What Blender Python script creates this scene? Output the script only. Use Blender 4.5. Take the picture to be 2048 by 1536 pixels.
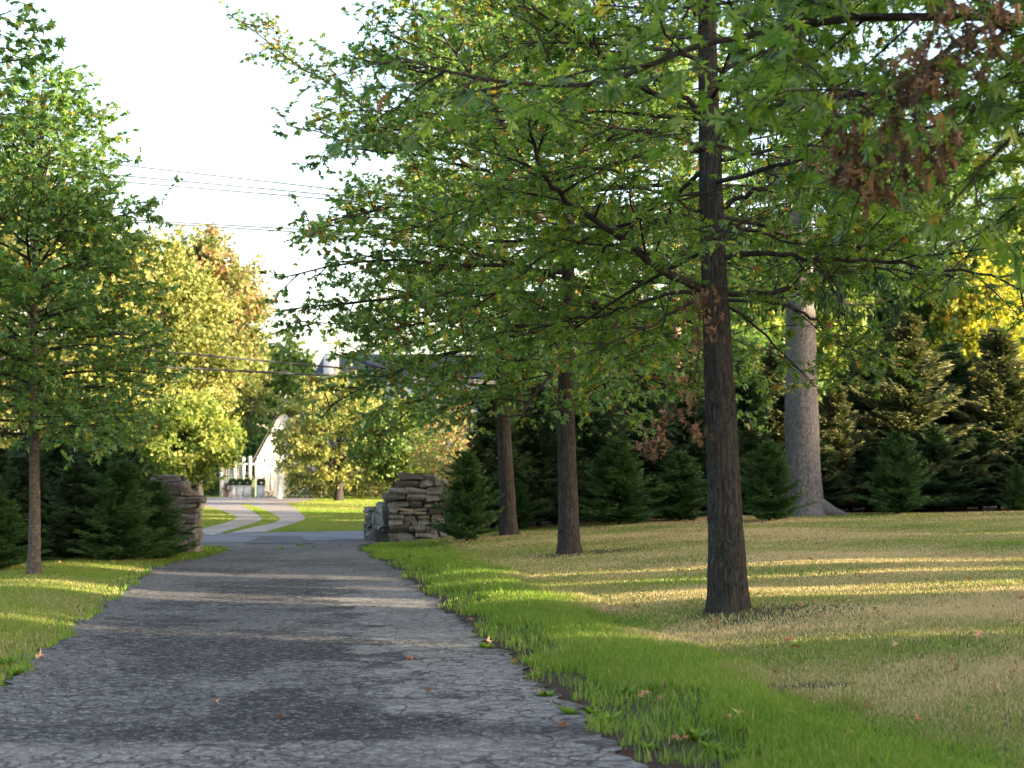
import bpy, math, random
import numpy as np
from mathutils import Vector
for o in list(bpy.data.objects): bpy.data.objects.remove(o)
S = bpy.context.scene
COL = S.collection
R = math.radians
rng = np.random.RandomState(7)
random.seed(7)

# ------------------------------------------------------------------ camera
F = 3129.0
CAMZ = 1.6
PITCH = math.atan(182/F)
cd = bpy.data.cameras.new('camera'); cam = bpy.data.objects.new('camera', cd); COL.objects.link(cam)
cam.location = (0, 0, CAMZ); cam.rotation_euler = (math.pi/2+PITCH, 0, 0)
cd.sensor_width = 36; cd.lens = F*36/2048; cd.clip_end = 3000; cd.clip_start = .1
cd.dof.use_dof = True; cd.dof.focus_distance = 17.0; cd.dof.aperture_fstop = 3.0
S.camera = cam

# ------------------------------------------------------------------ light
SUN_EL, SUN_BACK = R(9.0), R(20)
TS = np.array([math.cos(SUN_BACK)*math.cos(SUN_EL), -math.sin(SUN_BACK)*math.cos(SUN_EL), math.sin(SUN_EL)])  # to the sun
w = bpy.data.worlds.new('World'); S.world = w; w.use_nodes = True
nt = w.node_tree; nt.nodes.clear()
sky = nt.nodes.new('ShaderNodeTexSky'); sky.sky_type = 'NISHITA'; sky.sun_disc = False
sky.sun_elevation = SUN_EL; sky.sun_rotation = math.atan2(TS[0], TS[1]); sky.air_density = 1.0; sky.dust_density = 2.6; sky.ozone_density = 1.0
bg = nt.nodes.new('ShaderNodeBackground'); bg.inputs[1].default_value = 0.15
wo = nt.nodes.new('ShaderNodeOutputWorld')
wm = nt.nodes.new('ShaderNodeMix'); wm.data_type = 'RGBA'; wm.blend_type = 'MULTIPLY'; wm.inputs[0].default_value = 1; wm.inputs[7].default_value = (1.0, .925, .925, 1)
nt.links.new(sky.outputs[0], wm.inputs[6]); nt.links.new(wm.outputs[2], bg.inputs[0]); nt.links.new(bg.outputs[0], wo.inputs[0])
sd = bpy.data.lights.new('sun', 'SUN'); sd.energy = 4.2; sd.angle = R(0.5); sd.color = (1.0, .78, .50)
so = bpy.data.objects.new('sun', sd); COL.objects.link(so)
so.rotation_euler = Vector(TS).to_track_quat('Z', 'Y').to_euler()
S.view_settings.view_transform = 'Standard'; S.view_settings.look = 'None'; S.view_settings.gamma = 1
S.view_settings.exposure = 2.72

# ------------------------------------------------------------------ terrain and pixel helpers
KX = 0.151; HW = 2.05
def sm(a, b, x):
    t = np.clip((x-a)/(b-a), 0, 1); return t*t*(3-2*t)
def zg(x, y):
    x = np.asarray(x, float); y = np.asarray(y, float)
    yy = np.minimum(y, 60)
    s = x + KX*yy - HW
    near = 1-sm(40, 50, y - .36*(x+5) + 0)          # rise only on this side of the road
    r = 0.70*(1-np.exp(-np.maximum(s-0.9, 0)/6.0))
    berm = 0.10*np.exp(-((s-0.9)/0.5)**2)*(1-sm(26, 34, y))
    sl = -x - KX*yy - HW
    l = 0.10*np.exp(-((sl-1.2)/1.2)**2)*(1-sm(28, 33, y)) - .1*sm(1.5, 6, sl)
    far = 0.35*sm(48, 88, y)
    und = 0.012*np.sin(x*1.7+y*.6)*sm(.2, 1.0, np.abs(x+KX*yy)-HW)
    return (r+berm+l+und)*near + far
def ray(px, py):
    d = np.array([(px-1024)/F, 1.0, -(py-768)/F])
    c, s_ = math.cos(PITCH), math.sin(PITCH)
    return np.array([d[0], d[1]*c-d[2]*s_, d[1]*s_+d[2]*c])
def at(px, py, Y):
    d = ray(px, py); k = Y/d[1]; return np.array([d[0]*k, Y, CAMZ+d[2]*k])
def gp(px, py):
    d = ray(px, py); lo, hi = 4.0, 300.0
    for t in np.arange(4, 300, .25):
        p = d*t
        if CAMZ+p[2] < zg(p[0], p[1]): hi = t; lo = t-.25; break
    for _ in range(20):
        m = (lo+hi)/2; p = d*m
        if CAMZ+p[2] < zg(p[0], p[1]): hi = m
        else: lo = m
    p = d*hi; return np.array([p[0], p[1], CAMZ+p[2]])
def xc(Y): return -KX*Y

# ------------------------------------------------------------------ object helpers
def tag(o, label=None, cat=None, group=None, kind=None):
    if label: o['label'] = label
    if cat: o['category'] = cat
    if group: o['group'] = group
    if kind: o['kind'] = kind
    return o
def empty(name, loc, rz=0):
    o = bpy.data.objects.new(name, None); COL.objects.link(o)
    o.location = tuple(float(v) for v in loc); o.rotation_euler = (0, 0, rz); o.empty_display_size = .2
    return o
def copy_tree(o, parent=None):
    c = o.copy(); COL.objects.link(c); c.parent = parent
    for ch in list(o.children): copy_tree(ch, c)
    return c
class MB:
    """collects faces; built as one mesh"""
    def __init__(s): s.V = []; s.F = {}; s.T = []; s.n = 0
    def add(s, V, Fc, tint=0.0):
        V = np.asarray(V, float); Fc = np.asarray(Fc, int)
        s.V.append(V); s.F.setdefault(Fc.shape[1], []).append(Fc+s.n)
        s.T.append(np.broadcast_to(np.asarray(tint, float), (len(V),)).copy()); s.n += len(V); return s
    def build(s, name, m, parent=None, smooth=False, off=None):
        V = np.concatenate(s.V); T = np.concatenate(s.T)
        if off is not None: V = V-np.asarray(off)
        me = bpy.data.meshes.new(name)
        sizes = []; idx = []
        for k in sorted(s.F):
            A = np.concatenate(s.F[k]); sizes.append(np.full(len(A), k)); idx.append(A.ravel())
        sizes = np.concatenate(sizes); idx = np.concatenate(idx)
        me.vertices.add(len(V)); me.vertices.foreach_set('co', V.astype(np.float32).ravel())
        me.loops.add(len(idx)); me.loops.foreach_set('vertex_index', idx.astype(np.int32))
        me.polygons.add(len(sizes))
        st = np.concatenate([[0], np.cumsum(sizes)[:-1]])
        me.polygons.foreach_set('loop_start', st.astype(np.int32))
        me.polygons.foreach_set('loop_total', sizes.astype(np.int32))
        if smooth: me.polygons.foreach_set('use_smooth', np.ones(len(sizes), bool))
        a = me.attributes.new('tint', 'FLOAT', 'POINT'); a.data.foreach_set('value', T.astype(np.float32))
        me.update(calc_edges=True)
        me.materials.append(m)
        o = bpy.data.objects.new(name, me); COL.objects.link(o); o.parent = parent
        return o
    def box(s, c, d, rz=0, tint=0):
        x, y, z = [v/2 for v in d]
        V = np.array([[a*x, b*y, e*z] for e in (-1, 1) for b in (-1, 1) for a in (-1, 1)])
        ca, sa = math.cos(rz), math.sin(rz)
        V = np.stack([V[:, 0]*ca-V[:, 1]*sa, V[:, 0]*sa+V[:, 1]*ca, V[:, 2]], 1)+np.asarray(c)
        return s.add(V, [[0, 2, 3, 1], [4, 5, 7, 6], [0, 1, 5, 4], [2, 6, 7, 3], [0, 4, 6, 2], [1, 3, 7, 5]], tint)
    def tube(s, P, rad, n=6, tint=0, ridge=0, seed=0, lobes=0):
        P = np.asarray(P, float); rad = np.broadcast_to(np.asarray(rad, float), (len(P),))
        T = np.gradient(P, axis=0); T /= np.linalg.norm(T, axis=1)[:, None]+1e-9
        ref = np.array([0, 0, 1.0]) if abs(T[0][2]) < .8 else np.array([1.0, 0, 0])
        A = np.cross(T, ref); A /= np.linalg.norm(A, axis=1)[:, None]+1e-9; B = np.cross(T, A)
        th = np.linspace(0, 2*math.pi, n, endpoint=False)
        rr = np.ones((len(P), n))
        if ridge:
            h = np.cumsum(np.r_[0, np.linalg.norm(np.diff(P, axis=0), axis=1)])[:, None]
            ph = th[None, :]+.12*np.sin(h*3+seed)+.06*np.sin(h*11+seed)
            rr = 1+ridge*(.5*np.sin(ph*19+2*np.sin(h*5+seed))+.4*np.sin(ph*11+seed+1.5*np.sin(h*2.2))+.35*np.sin(ph*31+h*7)+.8*np.sin(ph*3+seed+h*1.1)*.6)
        if lobes:
            h = (P[:, 2]-P[0, 2])[:, None]; rr = rr+lobes*np.exp(-h/.20)*(np.sin(th[None]*4+seed)+.7*np.sin(th[None]*7+2*seed))
        V = P[:, None, :]+(A[:, None, :]*np.cos(th)[None, :, None]+B[:, None, :]*np.sin(th)[None, :, None])*(rad[:, None]*rr)[:, :, None]
        i = np.arange(len(P)-1)[:, None]*n; j = np.arange(n)[None, :]; k = (j+1) % n
        Fc = np.stack([i+j, i+k, i+n+k, i+n+j], -1).reshape(-1, 4)
        return s.add(V.reshape(-1, 3), Fc, tint)
    def scatter(s, TV, TF, pos, M, sc, tint):
        """template TV/TF copied to pos with matrices M (rows = local axes) and scale sc"""
        pos = np.asarray(pos); n = len(pos)
        if n == 0: return s
        V = np.einsum('vk,nkc->nvc', TV, M)*np.asarray(sc)[:, None, None]+pos[:, None, :]
        Fc = (TF[None]+(np.arange(n)*len(TV))[:, None, None]).reshape(-1, TF.shape[1])
        return s.add(V.reshape(-1, 3), Fc, np.repeat(tint, len(TV)))
def frames(d, up, roll=None):
    """local y along d, local z close to up"""
    d = d/(np.linalg.norm(d, axis=1)[:, None]+1e-9)
    x = np.cross(d, up); x /= np.linalg.norm(x, axis=1)[:, None]+1e-9
    z = np.cross(x, d)
    return np.stack([x, d, z], 1)

# ------------------------------------------------------------------ materials
class NT:
    def __init__(s, name):
        s.m = bpy.data.materials.new(name); s.m.use_nodes = True; s.t = s.m.node_tree; s.t.nodes.clear()
        s.out = s.t.nodes.new('ShaderNodeOutputMaterial')
    def n(s, typ, **kw):
        nd = s.t.nodes.new('ShaderNode'+typ)
        for k, v in kw.items():
            if k.startswith('i_'):
                key = k[2:]; key = int(key) if key.isdigit() else key.replace('_', ' ')
                if isinstance(v, bpy.types.NodeSocket): s.t.links.new(v, nd.inputs[key])
                else: nd.inputs[key].default_value = v
            else: setattr(nd, k, v)
        return nd
    def math(s, op, a, b=0, c=None, clamp=False):
        kw = dict(i_0=a, i_1=b)
        if c is not None: kw['i_2'] = c
        return s.n('Math', operation=op, use_clamp=clamp, **kw).outputs[0]
    def mix(s, f, a, b, mode='MIX'):
        nd = s.n('Mix', data_type='RGBA', blend_type=mode)
        for k, v in ((0, f), (6, a), (7, b)):
            if isinstance(v, bpy.types.NodeSocket): s.t.links.new(v, nd.inputs[k])
            else: nd.inputs[k].default_value = v if k == 0 else (*v, 1) if len(v) == 3 else v
        return nd.outputs[2]
    def ramp(s, f, stops, interp='LINEAR'):
        nd = s.n('ValToRGB'); s.t.links.new(f, nd.inputs[0]); cr = nd.color_ramp; cr.interpolation = interp
        while len(cr.elements) > 1: cr.elements.remove(cr.elements[-1])
        for i, (p, c) in enumerate(stops):
            e = cr.elements[0] if i == 0 else cr.elements.new(p)
            e.position = p; c = (c, c, c) if not hasattr(c, '__len__') else c; e.color = (*c, 1)
        return nd.outputs[0]
    def noise(s, scale, detail=4, vec=None, rough=.55, dist=0):
        nd = s.n('TexNoise'); nd.inputs['Scale'].default_value = scale; nd.inputs['Detail'].default_value = detail
        nd.inputs['Roughness'].default_value = rough; nd.inputs['Distortion'].default_value = dist
        if vec is not None: s.t.links.new(vec, nd.inputs['Vector'])
        return nd.outputs[0]
    def map(s, vec, sc):
        nd = s.n('Mapping'); s.t.links.new(vec, nd.inputs[0]); nd.inputs['Scale'].default_value = sc; return nd.outputs[0]
    def done(s, col, rough=.8, bump=None, bs=.3, bd=.02, spec=.3, transl=0, tcol=None, metallic=0):
        b = s.n('BsdfPrincipled')
        for k, v in (('Base Color', col), ('Roughness', rough), ('Specular IOR Level', spec), ('Metallic', metallic)):
            if isinstance(v, bpy.types.NodeSocket): s.t.links.new(v, b.inputs[k])
            else: b.inputs[k].default_value = (*v, 1) if hasattr(v, '__len__') else v
        if bump is not None:
            bn = s.n('Bump'); bn.inputs['Strength'].default_value = bs; bn.inputs['Distance'].default_value = bd
            s.t.links.new(bump, bn.inputs['Height']); s.t.links.new(bn.outputs[0], b.inputs['Normal'])
        sh = b.outputs[0]
        if transl:
            tr = s.n('BsdfTranslucent')
            if isinstance(tcol, bpy.types.NodeSocket): s.t.links.new(tcol, tr.inputs[0])
            else: tr.inputs[0].default_value = (*tcol, 1)
            mx = s.n('MixShader'); mx.inputs[0].default_value = transl
            s.t.links.new(sh, mx.inputs[1]); s.t.links.new(tr.outputs[0], mx.inputs[2]); sh = mx.outputs[0]
        s.t.links.new(sh, s.out.inputs[0]); return s.m

def leaf_mat(name, stops, transl=.42, rough=.45, bright=1.35, spec=.4):
    t = NT(name); a = t.n('Attribute', attribute_name='tint').outputs['Fac']
    c = t.ramp(a, stops)
    tc = t.mix(1.0, c, (bright*1.0, bright*1.08, bright*.55), 'MULTIPLY')
    return t.done(c, rough, spec=spec, transl=transl, tcol=tc)
def bark_mat(name, c1, c2, vs=(8, 8, 2.2), sc=4, bs=.9, bd=.03, lich=None):
    t = NT(name); g = t.n('TexCoord').outputs['Object']
    v = t.map(g, vs)
    n1 = t.noise(sc, 6, v, .65, .6); n2 = t.noise(1.3, 3, g); n3 = t.noise(38, 3, g)
    f = t.math('MULTIPLY_ADD', n3, .25, t.math('MULTIPLY', n1, .85))
    c = t.ramp(f, [(.32, [x*.35 for x in c1]), (.5, c1), (.72, c2)])
    c = t.mix(t.ramp(n2, [(.45, 0.), (.7, .5)]), c, lich if lich else [x*.7 for x in c2])
    return t.done(c, .92, bump=f, bs=bs, bd=bd, spec=.15)
def plain(name, col, rough=.6, var=.15, scale=6, spec=.3, metallic=0):
    t = NT(name); g = t.n('TexCoord').outputs['Object']; n = t.noise(scale, 5, g)
    c = t.mix(t.ramp(n, [(.3, 0.), (.7, 1.)]), [x*(1-var) for x in col], [min(1, x*(1+var*.6)) for x in col])
    return t.done(c, rough, bump=n, bs=.15, bd=.01, spec=spec, metallic=metallic)

M = {}
OAK = [(0, (.040, .085, .020)), (.45, (.105, .180, .030)), (.70, (.21, .27, .04)), (.80, (.24, .27, .03)), (.88, (.42, .30, .035)), (.95, (.26, .11, .035)), (1, (.15, .06, .028))]
M['oak'] = leaf_mat('oak_leaf_green', OAK, .50, .38, 1.9, .5)
M['oak_light'] = leaf_mat('oak_leaf_light_green', [(0, (.058, .130, .045)), (.45, (.135, .245, .080)), (.70, (.25, .35, .11))]+OAK[3:], .48, .38, 1.7, .5)
M['dead'] = leaf_mat('dead_leaf', [(0, (.05, .026, .016)), (.5, (.12, .062, .035)), (1, (.27, .155, .085))], .2, .7)
M['fallen'] = leaf_mat('fallen_leaf', [(0, (.20, .07, .035)), (.5, (.36, .16, .07)), (1, (.55, .36, .22))], .1, .8)
M['yellow'] = leaf_mat('yellowing_leaf', [(0, (.07, .115, .035)), (.5, (.19, .225, .065)), (1, (.42, .38, .13))], .35, .5)
M['lime'] = leaf_mat('lime_leaf', [(0, (.08, .14, .035)), (.6, (.19, .26, .06)), (1, (.36, .36, .10))], .4, .5)
M['red'] = leaf_mat('reddening_leaf', [(0, (.07, .12, .035)), (.55, (.15, .19, .06)), (.78, (.30, .22, .11)), (1, (.42, .19, .14))], .35, .5)
M['green'] = leaf_mat('mid_green_leaf', [(0, (.035, .085, .02)), (.6, (.07, .14, .03)), (1, (.15, .19, .04))], .35, .5)
M['gold'] = leaf_mat('golden_leaf', [(0, (.12, .18, .03)), (.5, (.33, .33, .045)), (1, (.55, .42, .05))], .45, .5)
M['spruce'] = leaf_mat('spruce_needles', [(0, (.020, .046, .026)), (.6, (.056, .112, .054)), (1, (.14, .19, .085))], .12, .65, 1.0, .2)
M['spruce_young'] = leaf_mat('young_spruce_needles', [(0, (.024, .062, .022)), (.6, (.055, .125, .038)), (1, (.11, .19, .055))], .15, .6, 1.0, .2)
M['spruce_olive'] = leaf_mat('olive_spruce_needles', [(0, (.05, .075, .04)), (.6, (.13, .155, .07)), (1, (.30, .28, .13))], .15, .65, 1.0, .2)
M['grass'] = leaf_mat('grass_blade', [(0, (.065, .135, .016)), (.35, (.165, .275, .030)), (.55, (.215, .240, .060)), (.75, (.34, .28, .15)), (1, (.56, .43, .28))], .35, .55, 1.3, .25)
M['bark'] = bark_mat('oak_bark', (.028, .0265, .025), (.085, .079, .072), bs=1.0, bd=.05)
M['bark_thin'] = bark_mat('smooth_oak_bark', (.07, .060, .052), (.155, .135, .12), vs=(3, 3, 5), sc=5, bs=.5, bd=.015)
M['branch'] = bark_mat('oak_branch_bark', (.022, .019, .017), (.060, .052, .046), vs=(4, 4, 4), bs=.4, bd=.01)
M['greybark'] = bark_mat('pale_flaky_bark', (.12, .112, .112), (.235, .22, .215), vs=(3.6, 3.6, 2.2), sc=5, bs=1.0, bd=.06, lich=(.17, .17, .17))
M['white'] = plain('white_paint', (.66, .655, .64), .55, .06)
M['roof'] = plain('grey_shingle', (.065, .068, .085), .9, .25, 3)
M['glass'] = plain('window_glass', (.03, .035, .045), .15, .2, 1, .6)
M['terra'] = plain('terracotta', (.35, .13, .07), .8)
M['wire'] = plain('wire_sheath', (.05, .05, .055), .6)
M['wood'] = plain('weathered_pole', (.16, .11, .08), .9, .3, 8)

def ground_mat():
    t = NT('lawn_ground'); g = t.n('NewGeometry').outputs['Position']
    sp = t.n('SeparateXYZ', i_0=g); x, y = sp.outputs[0], sp.outputs[1]
    s = t.math('SUBTRACT', t.math('MULTIPLY_ADD', y, KX, x), HW)
    nb = t.noise(.55, 4, g); nm = t.noise(2.5, 4, g); nf = t.noise(22, 6, g, .7); nff = t.noise(90, 4, g, .7)
    sn = t.math('MULTIPLY_ADD', t.math('SUBTRACT', nm, .5), .9, s)
    tan = t.mix(t.ramp(nf, [(.35, 0.), (.65, 1.)]), (.075, .060, .032), (.22, .175, .085))
    grn = t.mix(t.ramp(nf, [(.35, 0.), (.65, 1.)]), (.030, .045, .014), (.085, .13, .03))
    f = t.ramp(t.math('MULTIPLY_ADD', t.math('SUBTRACT', nm, .5), .5, nb), [(.42, 0.), (.60, 1.)])
    lawn = t.mix(f, tan, grn)
    strip = t.math('MULTIPLY', t.ramp(t.math('MULTIPLY', sn, .25), [(.36, 1.), (.50, 0.)]), 1)
    c = t.mix(strip, lawn, grn)
    far = t.ramp(t.math('MULTIPLY', y, .01), [(.40, 0.), (.46, 1.)])
    farc = t.mix(t.ramp(nb, [(.35, 0.), (.65, 1.)]), (.15, .20, .05), (.26, .28, .08))
    farc = t.mix(t.ramp(nf, [(.3, .35), (.7, 0.)]), farc, (.05, .07, .02))
    c = t.mix(far, c, farc)
    dirt = t.mix(nff, (.030, .020, .014), (.085, .06, .045))
    dm = t.ramp(t.math('MULTIPLY_ADD', t.math('SUBTRACT', nm, .5), .5, t.math('MULTIPLY', s, .5)), [(.09, 1.), (.16, 0.)])
    dm = t.math('MULTIPLY', dm, t.math('GREATER_THAN', s, -1.0)); dm = t.math('MULTIPLY', dm, t.math('LESS_THAN', y, 30.0))
    c = t.mix(dm, c, dirt)
    # bare soil patches: by the trees and near the drive
    for (px, py, rx, ry) in PATCH:
        dx = t.math('DIVIDE', t.math('SUBTRACT', x, px), rx); dy = t.math('DIVIDE', t.math('SUBTRACT', y, py), ry)
        r2 = t.math('ADD', t.math('MULTIPLY', dx, dx), t.math('MULTIPLY', dy, dy))
        r2 = t.math('MULTIPLY_ADD', t.math('SUBTRACT', nm, .5), 2.2, r2)
        c = t.mix(t.ramp(r2, [(.2, .6), (1.1, 0.)]), c, dirt)
    under_dark = t.math('MULTIPLY', t.math('GREATER_THAN', t.math('MULTIPLY_ADD', nm, 1.2, t.math('MULTIPLY_ADD', x, -.10, y)), 39.6), t.math('GREATER_THAN', x, -1.5))  # ground darkened under the spruces: needle litter plus painted shade
    under_dark = t.math('MULTIPLY', under_dark, t.math('LESS_THAN', y, 62.0))
    c = t.mix(under_dark, c, (.022, .016, .010))
    h = t.math('MULTIPLY_ADD', nff, .4, nf)
    return t.done(c, .95, bump=h, bs=.6, bd=.04, spec=.1)
P1 = gp(1455, 1222); P2 = gp(1136, 1107); P3 = gp(1016, 1070); P4 = gp(63, 1150)
pt = gp(1600, 1375)
PATCH = [(P1[0]+.25, P1[1]-.55, 1.0, .8), (P2[0]+.3, P2[1]-.4, 1.4, .9), (P3[0], P3[1], .9, .8), (pt[0], pt[1], .38, .22), (P4[0], P4[1], .6, .5)]
for _p, _rx, _ry in (((1350, 1500), .42, .28), ((1250, 1425), .30, .35), ((1120, 1360), .22, .4), ((950, 1240), .22, .5), ((1500, 1530), .35, .2)):
    _q = gp(*_p); PATCH.append((_q[0], _q[1], _rx, _ry))
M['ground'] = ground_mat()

q1_, q2_ = gp(300, 1498), gp(1180, 1470); SEAM = float((q1_[1]+q2_[1])/2+.06*(q1_[0]+q2_[0])/-2)
def drive_mat():
    t = NT('cracked_asphalt'); g = t.n('NewGeometry').outputs['Position']
    sp = t.n('SeparateXYZ', i_0=g); x, y = sp.outputs[0], sp.outputs[1]
    s = t.math('SUBTRACT', t.math('MULTIPLY_ADD', y, KX, x), HW)       # 0 right edge, -4.1 left edge
    def vor(sc):
        v = t.n('TexVoronoi', feature='F1'); v.inputs['Scale'].default_value = sc; t.t.links.new(g, v.inputs['Vector']); return t.n('SeparateColor', i_0=v.outputs['Color']).outputs[0]
    fr = t.math('MULTIPLY_ADD', vor(24), .45, t.math('MULTIPLY', vor(60), .55))
    nl = t.noise(.42, 3, t.map(g, (1.0, .75, 1)), .5); nm = t.noise(1.7, 6, g, .7); nh = t.noise(9, 5, g, .75); nx_ = t.noise(30, 3, g, .8)
    agg = t.ramp(fr, [(.25, (.013, .012, .014)), (.5, (.034, .033, .036)), (.68, (.085, .082, .085)), (.9, (.24, .235, .23))])
    worn = t.ramp(fr, [(.2, (.070, .069, .069)), (.5, (.140, .137, .135)), (.8, (.25, .24, .23)), (1, (.40, .38, .36))])
    k0 = t.math('MULTIPLY_ADD', nh, .22, t.math('MULTIPLY_ADD', nm, .38, t.math('MULTIPLY', nl, .75)))
    k0 = t.math('MULTIPLY_ADD', t.ramp(t.math('MULTIPLY', s, -.25), [(.2, .0), (.75, .0), (1., 1.)]), .10, k0)
    c = t.mix(t.ramp(k0, [(.640, .0), (.705, .88)]), agg, worn)
    farw = t.ramp(t.math('MULTIPLY', y, .01), [(.22, 0.), (.33, .55)])
    c = t.mix(farw, c, worn)
    # smooth pale remnants of the old top coat along the right side
    pe = t.math('MULTIPLY_ADD', t.math('SUBTRACT', nm, .5), 3.4, t.math('MULTIPLY_ADD', t.math('SUBTRACT', nh, .5), .8, s))
    pale = t.ramp(t.math('MULTIPLY_ADD', pe, .2, .5), [(.268, 0.), (.288, 1.)])
    pale = t.math('MULTIPLY', pale, t.math('GREATER_THAN', s, -1.9)); pale = t.math('MULTIPLY', pale, t.ramp(t.math('MULTIPLY', y, .01), [(.20, 1.), (.27, 0.)]))
    dust = t.mix(t.ramp(t.math('MULTIPLY_ADD', nx_, .5, t.math('MULTIPLY', fr, .5)), [(.3, 0.), (.7, 1.)]), (.15, .145, .14), (.37, .35, .32))
    c = t.mix(t.math('MULTIPLY', pale, .8), c, dust)
    seam = t.math('MULTIPLY_ADD', t.math('SUBTRACT', nm, .5), .25, t.math('MULTIPLY_ADD', x, -.06, y))
    near = t.math('LESS_THAN', seam, SEAM)
    c = t.mix(t.math('MULTIPLY', near, .85), c, t.mix(.5, worn, dust))
    darkseam = t.ramp(t.math('ABSOLUTE', t.math('SUBTRACT', seam, SEAM+.35)), [(.15, .8), (.5, 0.)])
    c = t.mix(darkseam, c, agg)
    # soil washed in at the edge
    de = t.ramp(t.math('MULTIPLY_ADD', t.math('SUBTRACT', nm, .5), 1.5, t.math('ADD', s, .42)), [(.30, 0.), (.50, 1.)])
    c = t.mix(t.math('MULTIPLY', de, t.math('LESS_THAN', y, 24.)), c, t.mix(nx_, (.030, .022, .018), (.085, .064, .050)))
    # cracks
    dv = t.n('TexNoise'); dv.inputs['Scale'].default_value = 3.2; dv.inputs['Detail'].default_value = 6; t.t.links.new(g, dv.inputs['Vector'])
    off = t.n('VectorMath', operation='MULTIPLY_ADD'); t.t.links.new(dv.outputs['Color'], off.inputs[0]); off.inputs[1].default_value = (.42, .42, 0); t.t.links.new(g, off.inputs[2])
    def crack(scale, w0, w1):
        v = t.n('TexVoronoi', feature='DISTANCE_TO_EDGE'); v.inputs['Scale'].default_value = scale; t.t.links.new(off.outputs[0], v.inputs['Vector'])
        return t.ramp(t.math('MULTIPLY_ADD', t.math('SUBTRACT', nh, .5), .07, v.outputs['Distance']), [(w0, 1.), (w1, 0.)])
    k1 = crack(4.2, .012, .048); k2 = crack(8.0, .014, .06)
    k2 = t.math('MULTIPLY', k2, t.ramp(t.noise(1.1, 3, g), [(.48, 0.), (.56, 1.)]))
    k1 = t.math('MULTIPLY', k1, t.ramp(t.noise(.9, 4, g), [(.36, .15), (.52, 1.)]))
    k = t.math('MAXIMUM', k1, t.math('MULTIPLY', k2, .8))
    k = t.math('MULTIPLY', k, t.ramp(t.math('MULTIPLY', y, .01), [(.12, 1.), (.24, .25)]))
    c = t.mix(t.math('MULTIPLY', k, .82), c, (.014, .013, .014))
    h = t.math('SUBTRACT', t.math('MULTIPLY_ADD', nx_, .7, t.math('MULTIPLY_ADD', nh, .8, t.math('MULTIPLY', fr, 1.0))), t.math('MULTIPLY', k, 1.2))
    return t.done(c, .8, bump=h, bs=1.0, bd=.05, spec=.3)
M['drive'] = drive_mat()
def pave(name, c1, c2, sc=30):
    t = NT(name); g = t.n('NewGeometry').outputs['Position']
    n = t.noise(sc, 5, g, .7); m_ = t.noise(.7, 4, g)
    c = t.mix(n, c1, c2); c = t.mix(t.ramp(m_, [(.4, 0.), (.62, .45)]), c, [v*.6 for v in c1])
    return t.done(c, .85, bump=n, bs=.4, bd=.01, spec=.25)
M['road'] = pave('road_asphalt', (.12, .125, .14), (.20, .20, .215))
M['patch'] = pave('newer_asphalt', (.06, .063, .072), (.10, .10, .11))
M['lane'] = pave('pale_gravel', (.25, .22, .20), (.38, .34, .31))
def stone_mat():
    t = NT('fieldstone'); a = t.n('Attribute', attribute_name='tint').outputs['Fac']; g = t.n('TexCoord').outputs['Object']
    c = t.ramp(a, [(0, (.06, .057, .055)), (.25, (.13, .122, .115)), (.5, (.22, .21, .19)), (.75, (.17, .168, .168)), (.88, (.26, .24, .20)), (1, (.30, .22, .07))])
    n = t.noise(9, 6, g, .7); n2 = t.noise(3, 3, g)
    c = t.mix(t.ramp(n, [(.35, .55), (.6, 0.)]), c, (.05, .045, .04))
    c = t.mix(t.ramp(n2, [(.55, 0.), (.72, .4)]), c, (.30, .30, .29))
    return t.done(c, .9, bump=n, bs=.7, bd=.03, spec=.15)
M['stone'] = stone_mat()
M['core'] = plain('dark_joint', (.03, .027, .024), .95)

# ------------------------------------------------------------------ the ground
def axis(lo, hi, parts):
    out = []
    for a, b, st in parts: out += list(np.arange(a, b, st))
    return np.array(sorted(set(np.round(out, 4))))
ys = axis(0, 0, [(-120, -4, 12), (-4, 8, 1), (8, 46, .25), (46, 100, 2), (100, 900, 40)])
xs = axis(0, 0, [(-600, -40, 35), (-40, -16, 3), (-16, 18, .25), (18, 60, 3), (60, 640, 35)])
X, Y = np.meshgrid(xs, ys); Z = zg(X, Y)-.0
nx = len(xs); i = np.arange(len(ys)-1)[:, None]*nx; j = np.arange(nx-1)[None, :]
FQ = np.stack([i+j, i+j+1, i+nx+j+1, i+nx+j], -1).reshape(-1, 4)
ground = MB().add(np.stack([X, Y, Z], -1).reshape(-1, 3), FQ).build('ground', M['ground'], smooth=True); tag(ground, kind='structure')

def sheet(name, L, Rr, h, m, cols=12):
    """strip between two matched edge lines lying h above the terrain"""
    L = np.asarray(L); Rr = np.asarray(Rr); t = np.linspace(0, 1, cols)
    G = L[:, None, :2]*(1-t)[None, :, None]+Rr[:, None, :2]*t[None, :, None]
    Zs = zg(G[..., 0], G[..., 1])+h
    V = np.concatenate([G, Zs[..., None]], -1).reshape(-1, 3)
    n = len(L); i = np.arange(n-1)[:, None]*cols; j = np.arange(cols-1)[None, :]
    Fc = np.stack([i+j, i+j+1, i+cols+j+1, i+cols+j], -1).reshape(-1, 4)
    o = MB().add(V, Fc).build(name, m, smooth=True); tag(o, kind='structure'); return o
def wob(y, k, a=.05): return a*(np.sin(y*2.1+k)+.6*np.sin(y*5.3+2*k)+.5*np.sin(y*11.7+k*3)+.4*np.sin(y*23+k))
yd = np.arange(3, 38.6, .06)
nar = 1.0*sm(26, 33, yd)*(1-sm(34.5, 36.5, yd))
Lx = xc(yd)-HW+nar+wob(yd, 1, .06); Rx = xc(yd)+HW+wob(yd, 4, .05)-.25*sm(26, 33, yd)
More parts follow.
